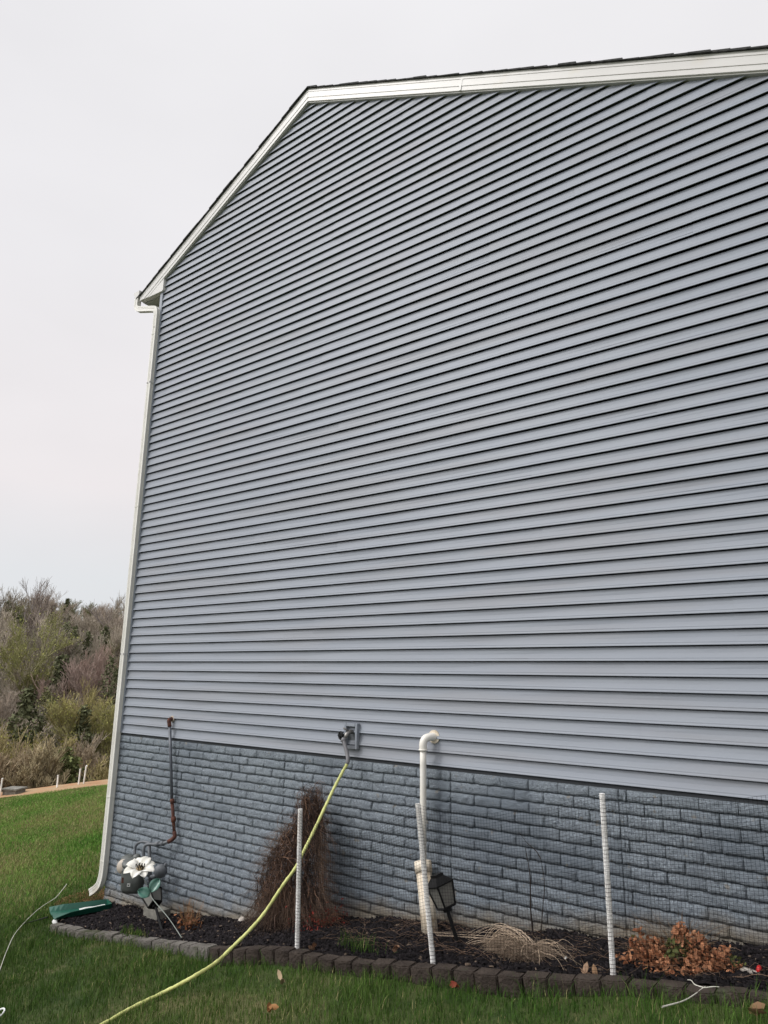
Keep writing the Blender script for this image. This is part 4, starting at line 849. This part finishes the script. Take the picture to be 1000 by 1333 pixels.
# cords at the left
cd = empty('pale_cord', gpt(30, 1203, .03), 'thin pale cord trailing across the lawn to the splash trough', 'cord')
pts = [gpt(0, 1262, .04), gpt(8, 1240, .05), gpt(18, 1218, .05), gpt(30, 1203, .04), gpt(45, 1188, .05), gpt(58, 1178, .07), gpt(72, 1169, .10), gpt(80, 1160, .12), gpt(87, 1151, .15)]
d0 = (pts[0]-pts[1]).normalized(); ext = pts[0]+d0*.6; ext.z = float(lawn(ext.x, ext.y))+.03
P_ = smoothpath([ext]+pts, 6); mb = MB(); mb.tube(P_, [.0032+.0014*(i/len(P_)) for i in range(len(P_))], 6); mb.build('cord', m_cord, cd)
mb = MB(); P_ = smoothpath([gpt(30, 1203, .03), gpt(45, 1199, .04), gpt(62, 1194, .06)], 5); mb.tube(P_, .006, 6); mb.build('dark_end', m_blk, cd)
rc = gpt(-2, 1322, .03); mb = MB(); mb.tube([rc+Vector((math.cos(q)*.035-.0, math.sin(q)*.035, .02*math.sin(q)+.01)) for q in np.linspace(0, 2*math.pi, 25)], .006, 8, False); o = mb.build('plastic_ring', m_pale, None, smooth=True); tag(o, 'small white plastic ring in the grass at the bottom left corner', 'ring')

# fallen leaves
fl_spots = [(310, 1243, 'curled tan dead leaf on the lawn under the hose by the edging', (.40, .27, .15)), (365, 1274, 'pale tan dead leaf alone on the lawn below the first stake', (.42, .32, .20)), (592, 1281, 'dull red dead leaf on the lawn below the vent pipe', (.24, .05, .03)), (407, 1236, 'tan dead leaf on the edging right of the first stake', (.30, .18, .11)), (515, 1248, 'brown dead leaf in the mulch left of the second stake', (.26, .15, .09)), (775, 1268, 'curled brown dead leaf on the edging left of the third stake', (.26, .16, .09)), (985, 1316, 'large brown dead leaf standing in the grass at the lower right', (.22, .13, .07)), (352, 1313, 'small orange dead leaf in the lawn grass near the hose end', (.30, .15, .06)), (764, 1272, 'small tan dead leaf left of the third stake, nearest the dry clump', (.34, .22, .14))]
for i, (px_, py_, lab, col) in enumerate(fl_spots):
    c_ = gpt(px_, py_, .055); 
    if px_ in (407, 515, 775, 764): c_ = at(px_, py_, -.76 if px_ < 500 else -.62); c_.z = gz(c_.x, c_.y)+.03
    C_ = np.array([c_]); n = 3; C_ = np.repeat(C_, n, 0)+RNG.normal(0, .008, (n, 3)); ob = leafcloud('dead_leaf', C_-np.array(c_), np.full(n, .028 if px_ != 985 else .042), np.array([col])*RNG.uniform(.7, 1.15, (n, 1)), m_dleaf, None); ob.location = c_; tag(ob, lab, 'leaf', 'dead leaves on the ground')

# ---------------------------------------------------------------- far stakes and slab at the crest
def crest(px, py, s):  # a point on the crest line, s metres beyond it, in the direction of the pixel
    d = _f+CR*((px-500)/FPX)-CU*((py-666.5)/FPX); a2 = np.array([[d[0], -DIR[0]], [d[1], -DIR[1]]]); b2 = P0+NRM*s-CAMP[:2]; t, u_ = np.linalg.solve(a2, b2); q = CAMP+d*t; return Vector((q[0], q[1], float(lawn(q[0], q[1]))))
for (px_, h_, lean, lab, s_) in ((74, .32, -.03, 'short white survey stake alone at the lawn crest before the woods', .7), (101.5, .42, .02, 'upright white survey stake of the pair at the lawn crest', .8), (107.5, .50, .09, 'leaning taller white survey stake of the pair at the lawn crest', .9), (0.5, .45, .05, 'white survey stake at the far left edge of the lawn crest', .8)):
    p = crest(px_, 1028, s_); mb = MB(); rot = Matrix.Rotation(lean, 3, 'Y'); mb.box(p+Vector((lean*h_, 0, h_/2)), (.045, .03, h_), rot); mb.box(p+Vector((lean*h_*1.9, 0, h_+.012)), (.05, .034, .03), rot); o = mb.build('survey_stake', m_stake, None, bevel=.004); tag(o, lab, 'stake', 'white survey stakes along the lawn crest')
p = crest(18, 1033, .9); mb = MB(); mb.box(p+Vector((0, 0, .06)), (.42, .42, .14), Matrix.Rotation(.5, 3, 'Z')); mb.box(p+Vector((0, 0, .15)), (.50, .50, .05), Matrix.Rotation(.5, 3, 'Z')); o = mb.build('utility_box', m_block, None, bevel=.015); tag(o, 'low pale concrete utility box on the orange dirt at the lawn crest', 'utility box')

# ---------------------------------------------------------------- trees
def tree_paths(seed, H, spread=.5, depth=4, nb=4, upright=.6, multi=1, twigs=3, jitter=.3):
    rr = np.random.default_rng(seed); out_ = []; tips = []
    def br(p, d, L, r, lv):
        k = 5; pts = [p]; q = p.copy(); dd = d.copy()
        for i in range(k-1):
            dd = dd+rr.normal(0, jitter*.3, 3)+np.array([0, 0, .06*upright]); dd /= np.linalg.norm(dd); q = q+dd*L/(k-1); pts.append(q.copy())
        out_.append((np.array(pts), np.linspace(r, r*.45, k), lv))
        if lv >= depth: tips.append(q.copy()); return
        n_ = nb+(1 if lv > 1 else 0)+rr.integers(0, 2)
        for i in range(n_):
            f = rr.uniform(.3, 1) if lv else rr.uniform(.25, 1.0); a_ = pts[min(k-1, int(f*(k-1)))]; az_ = rr.uniform(0, 6.283); sp_ = rr.uniform(.35, 1.0)*spread*1.6
            side_ = np.array([math.cos(az_), math.sin(az_), 0]); nd = dd*(1)+side_*sp_+np.array([0, 0, .25*upright]); nd /= np.linalg.norm(nd)
            br(a_.copy(), nd, L*rr.uniform(.45, .72), r*rr.uniform(.4, .55), lv+1)
    for m_ in range(multi):
        a_ = rr.uniform(0, 6.28); d = np.array([math.cos(a_)*.35*(multi > 1), math.sin(a_)*.35*(multi > 1), 1.0]); d /= np.linalg.norm(d); br(np.array([0., 0, 0])+rr.normal(0, .1, 3)*(multi > 1), d, H*.45, H*.012+.03, 0)
    return out_, np.array(tips)
def tree_mesh(name, paths, tint, rmin=.012, tipt=None):
    P = np.array([p for p, r_, l_ in paths]); r_ = np.array([np.maximum(r_, rmin) for p, r_, l_ in paths]); lv = np.array([l_ for *_, l_ in paths])
    n, k, _ = P.shape; T = np.gradient(P, axis=1); T /= np.linalg.norm(T, axis=2, keepdims=True)+1e-9
    ref = np.where(np.abs(T[..., 2:3]) > .9, np.array([1., 0, 0]), np.array([0, 0, 1.])); A_ = np.cross(T, ref); A_ /= np.linalg.norm(A_, axis=2, keepdims=True); B_ = np.cross(T, A_)
    ang = np.arange(3)*2*np.pi/3; V = (P[:, :, None]+r_[:, :, None, None]*(A_[:, :, None]*np.cos(ang)[None, None, :, None]+B_[:, :, None]*np.sin(ang)[None, None, :, None])).reshape(-1, 3)
    i, s_, j = np.meshgrid(np.arange(n), np.arange(k-1), np.arange(3), indexing='ij'); b0 = i*k*3+s_*3; j2 = (j+1) % 3
    F = np.stack([b0+j, b0+j2, b0+3+j2, b0+3+j], -1).reshape(-1, 4)
    tint = np.array(tint)*(1.65 if max(tint) < .99 else 1); tipt = None if tipt is None else np.array(tipt)*1.6
    c = np.array(tint)*RNG.uniform(.65, 1.3, (n, 1))
    if tipt is not None: c = np.where((lv >= lv.max()-1)[:, None], np.array(tipt)*RNG.uniform(.6, 1.3, (n, 1)), c)
    return V, F, np.repeat(c, k*3, axis=0)
def leaf_V(C, size, cols):
    n = len(C); a = RNG.normal(size=(n, 3)); a /= np.linalg.norm(a, axis=1, keepdims=True); b = np.cross(a, RNG.normal(size=(n, 3))); b /= np.linalg.norm(b, axis=1, keepdims=True); s = size[:, None]
    V = np.stack([C-a*s, C+b*s*.6, C+a*s, C-b*s*.6], 1).reshape(-1, 3); k = np.arange(n)*4; return V, np.stack([k, k+1, k+2, k+3], -1), np.repeat(cols, 4, axis=0)
def join(parts):
    V = []; F = []; C_ = []; k = 0
    for v, f, c in parts: V.append(v); F.append(f+k); C_.append(c); k += len(v)
    return np.concatenate(V), np.concatenate(F), np.concatenate(C_)
BARK = [(.38, .335, .265), (.43, .375, .30), (.31, .275, .22), (.47, .40, .33)]
protosT = []
for s_ in range(6):
    ps, tips = tree_paths(100+s_, 1.0*9.5, spread=.42+.05*(s_ % 3), depth=4, nb=4, upright=.75, multi=1+(s_ % 3 == 2)); protosT.append((ps, tips))
def evergreen(seed, H, Wd):
    rr = np.random.default_rng(seed); n = 1700; z = rr.uniform(.0, 1, n)**.9; r_ = Wd*(1-z)**.6*(.75+.35*np.sin(z*21+seed)); a_ = rr.uniform(0, 6.28, n); q = rr.uniform(.4, 1, n)**.5
    C_ = np.stack([r_*q*np.cos(a_), r_*q*np.sin(a_), z*H], -1)+rr.normal(0, .12, (n, 3)); return C_
def place(V, x, y, sc, rot, z=None):
    c, s = math.cos(rot), math.sin(rot); Q = V.copy()*sc; Q2 = Q.copy(); Q2[:, 0] = Q[:, 0]*c-Q[:, 1]*s+x; Q2[:, 1] = Q[:, 0]*s+Q[:, 1]*c+y; Q2[:, 2] = Q[:, 2]+(float(lawn(x, y)) if z is None else z); return Q2
# far wood: one mass
parts = []
pv = [tree_mesh('t', ps, (1, 1, 1), .0135) for ps, _ in protosT]
for i in range(680):
    az_ = RNG.uniform(R(-72), R(-53)) if i < 400 else RNG.choice([RNG.uniform(R(-90), R(-72)), RNG.uniform(R(-53), R(-36))]); D = RNG.uniform(46, 128); x = CAMP[0]+D*math.sin(az_); y = CAMP[1]+D*math.cos(az_)
    s_ = (x-P0[0])*NRM[0]+(y-P0[1])*NRM[1]
    if s_ < 13: continue
    k_ = RNG.integers(0, 6); V_, F_, C_ = pv[k_]; sc = RNG.uniform(.75, 1.15)*(1.0 if D > 75 else .8)*np.interp(D, [46, 70, 130], [.75, 1, 1.0]); col = np.array(BARK[RNG.integers(0, 4)])*RNG.uniform(.8, 1.2)
    r_ = RNG.random()
    if r_ < .10: col = np.array([.17, .17, .075])
    parts.append((place(V_, x, y, sc, RNG.uniform(0, 6)), F_, C_*col))
    if RNG.random() < .045:
        E0 = evergreen(i, RNG.uniform(5, 8), RNG.uniform(1.2, 2.2)); xx_, yy_ = x+RNG.uniform(-3, 3), y+RNG.uniform(-3, 3); parts.append(leaf_V(place(E0, xx_, yy_, 1, 0), RNG.uniform(.08, .18, len(E0)), np.array([.12, .13, .07])*RNG.uniform(.5, 1.5, (len(E0), 1))))
V, F, Cc = join(parts); me = npmesh('wood', V, F); setcol(me, Cc); o = link('wood', me, m_tree); tag(o, 'mass of bare brown winter trees covering the hillside beyond the lawn', 'wood', kind='stuff')
print('wood verts', len(V))
# nearer trees and shrubs one can tell apart
def near_tree(px, D, seed, H, lab, tint, tipt=None, spread=.5, multi=3, cat='tree', nb=4, depth=4, name='bare_tree', jit=.3, leaves=None, dz=0):
    d = _f+CR*((px-500)/FPX)-CU*((950-666.5)/FPX); hd = math.hypot(d[0], d[1]); x = CAMP[0]+d[0]/hd*D; y = CAMP[1]+d[1]/hd*D; z = float(lawn(x, y))+dz
    o = empty(name, (x, y, z), lab, cat, 'trees and shrubs at the foot of the hillside'); ps, tips = tree_paths(seed, H, spread=spread, depth=depth, nb=nb, upright=.7, multi=multi, jitter=jit)
    tr = [p for p in ps if p[2] == 0]; cr = [p for p in ps if p[2] > 0]
    for nm, pp, tt, rm in (('trunk', tr, None, .03), ('crown', cr, tipt, .012)):
        V_, F_, C_ = tree_mesh(nm, pp, tint, rm, tt); V_ = place(V_, x, y, 1, seed, z)
        if nm == 'crown' and leaves is not None:
            T_ = np.repeat(tips, leaves[0], 0)+RNG.normal(0, leaves[1], (len(tips)*leaves[0], 3)); T_ = place(T_, x, y, 1, seed, z); lv = leaf_V(T_, RNG.uniform(.5, 1, len(T_))*leaves[2], np.array(leaves[3])*RNG.uniform(.6, 1.4, (len(T_), 1))); V_, F_, C_ = join([(V_, F_, C_), lv])
        me = npmesh(nm, V_, F_); setcol(me, C_); link(nm, me, m_tree, o)
    return o
BR = (.17, .14, .12); TAN = (.26, .20, .13); YG = (.27, .26, .075)
near_tree(30, 34, 11, 7.6, 'yellow tipped vase shaped tree low at the left, pale limbs fanning up from the crest', (.30, .25, .18), (.22, .185, .095), .42, 4, name='budding_tree', depth=4, leaves=(2, .16, .045, (.26, .25, .055)), dz=0)
near_tree(8, 31, 12, 4.6, 'pale tan twiggy thicket at the far left behind the utility box', TAN, (.26, .21, .14), .6, 5, name='bare_shrub', cat='shrub', depth=4)
near_tree(52, 30, 13, 4.2, 'dense tan twig shrub right of the utility box', (.24, .19, .13), (.25, .21, .13), .6, 5, name='bare_shrub', cat='shrub', depth=4)
near_tree(125, 36, 14, 5.8, 'olive tan twiggy shrub beside the downspout at the wood foot', TAN, (.26, .22, .11), .6, 5, name='bare_shrub', cat='shrub', depth=4, leaves=(1, .2, .05, (.20, .18, .07)))
near_tree(98, 40, 15, 7.2, 'tan brown open tree in the middle of the wood foot', BR, (.21, .17, .12), .6, 4)
near_tree(128, 46, 16, 8.6, 'bright yellow green budding tree close to the downspout', (.2, .18, .1), (.23, .215, .10), .5, 3, name='budding_tree', leaves=(2, .3, .06, (.30, .31, .09)), dz=0)
near_tree(108, 48, 26, 9.0, 'yellow tan budding tree left of the bright green one', (.24, .20, .12), (.25, .22, .10), .5, 3, name='budding_tree', leaves=(1, .3, .05, (.30, .27, .11)))
near_tree(28, 66, 17, 13.5, 'tall tree with fresh yellow green buds halfway up the hill at the left', (.18, .16, .10), (.17, .17, .07), .42, 2, name='budding_tree', leaves=(1, .4, .10, (.26, .26, .08)))
near_tree(92, 62, 18, 10.5, 'pinkish tan bare tree in the middle of the hillside', (.27, .205, .175), (.25, .185, .155), .45, 3)
near_tree(112, 60, 19, 10.0, 'pinkish grey bare tree right of the middle of the hillside', (.25, .20, .17), (.235, .18, .155), .45, 3)
near_tree(38, 92, 20, 15, 'pale trunked bare tree high on the hillside at the left', (.26, .23, .21), BR, .4, 1)
near_tree(14, 98, 21, 16, 'tall bare skyline tree at the far left of the ridge', (.15, .13, .12), (.15, .125, .11), .45, 1)
near_tree(142, 95, 22, 14, 'lone bare skyline tree on the ridge nearest the downspout', (.15, .13, .12), (.16, .135, .12), .45, 1)
def near_ever(px, D, seed, H, Wd, lab, col, dz=0):
    d = _f+CR*((px-500)/FPX)-CU*((950-666.5)/FPX); hd = math.hypot(d[0], d[1]); x = CAMP[0]+d[0]/hd*D; y = CAMP[1]+d[1]/hd*D; z = float(lawn(x, y))+dz; o = empty('evergreen_tree', (x, y, z), lab, 'tree', 'trees and shrubs at the foot of the hillside')
    E0 = evergreen(seed, H, Wd); E0 = np.concatenate([E0, evergreen(seed+50, H*.9, Wd*.8)+np.array([Wd*.5, 0, 0])]); V_, F_, C_ = leaf_V(place(E0, x, y, 1, 0, z), RNG.uniform(.04, .11, len(E0)), np.array(col)*RNG.uniform(.4, 1.6, (len(E0), 1))); me = npmesh('crown', V_, F_); setcol(me, C_); link('crown', me, m_tree, o)
    mb = MB(); mb.tube([(x, y, z-.2), (x, y, z+H*.8)], [.12, .03], 6); mb.build('trunk', m_rust, o)
near_ever(88, 31, 1, 3.2, 1.1, 'low dark green cedar behind the white survey stake', (.13, .15, .06))
near_ever(140, 37, 2, 3.4, 1.2, 'small olive evergreen beside the downspout at the crest', (.17, .17, .08))
near_ever(55, 55, 3, 5.6, 1.6, 'olive green cedar left of centre of the wood', (.16, .165, .08))
near_ever(136, 56, 4, 8.0, 1.7, 'dark evergreen partly behind the white downspout', (.12, .13, .07))
near_ever(72, 80, 5, 8.5, 3.0, 'dark green pine high in the middle of the hillside', (.15, .165, .085))
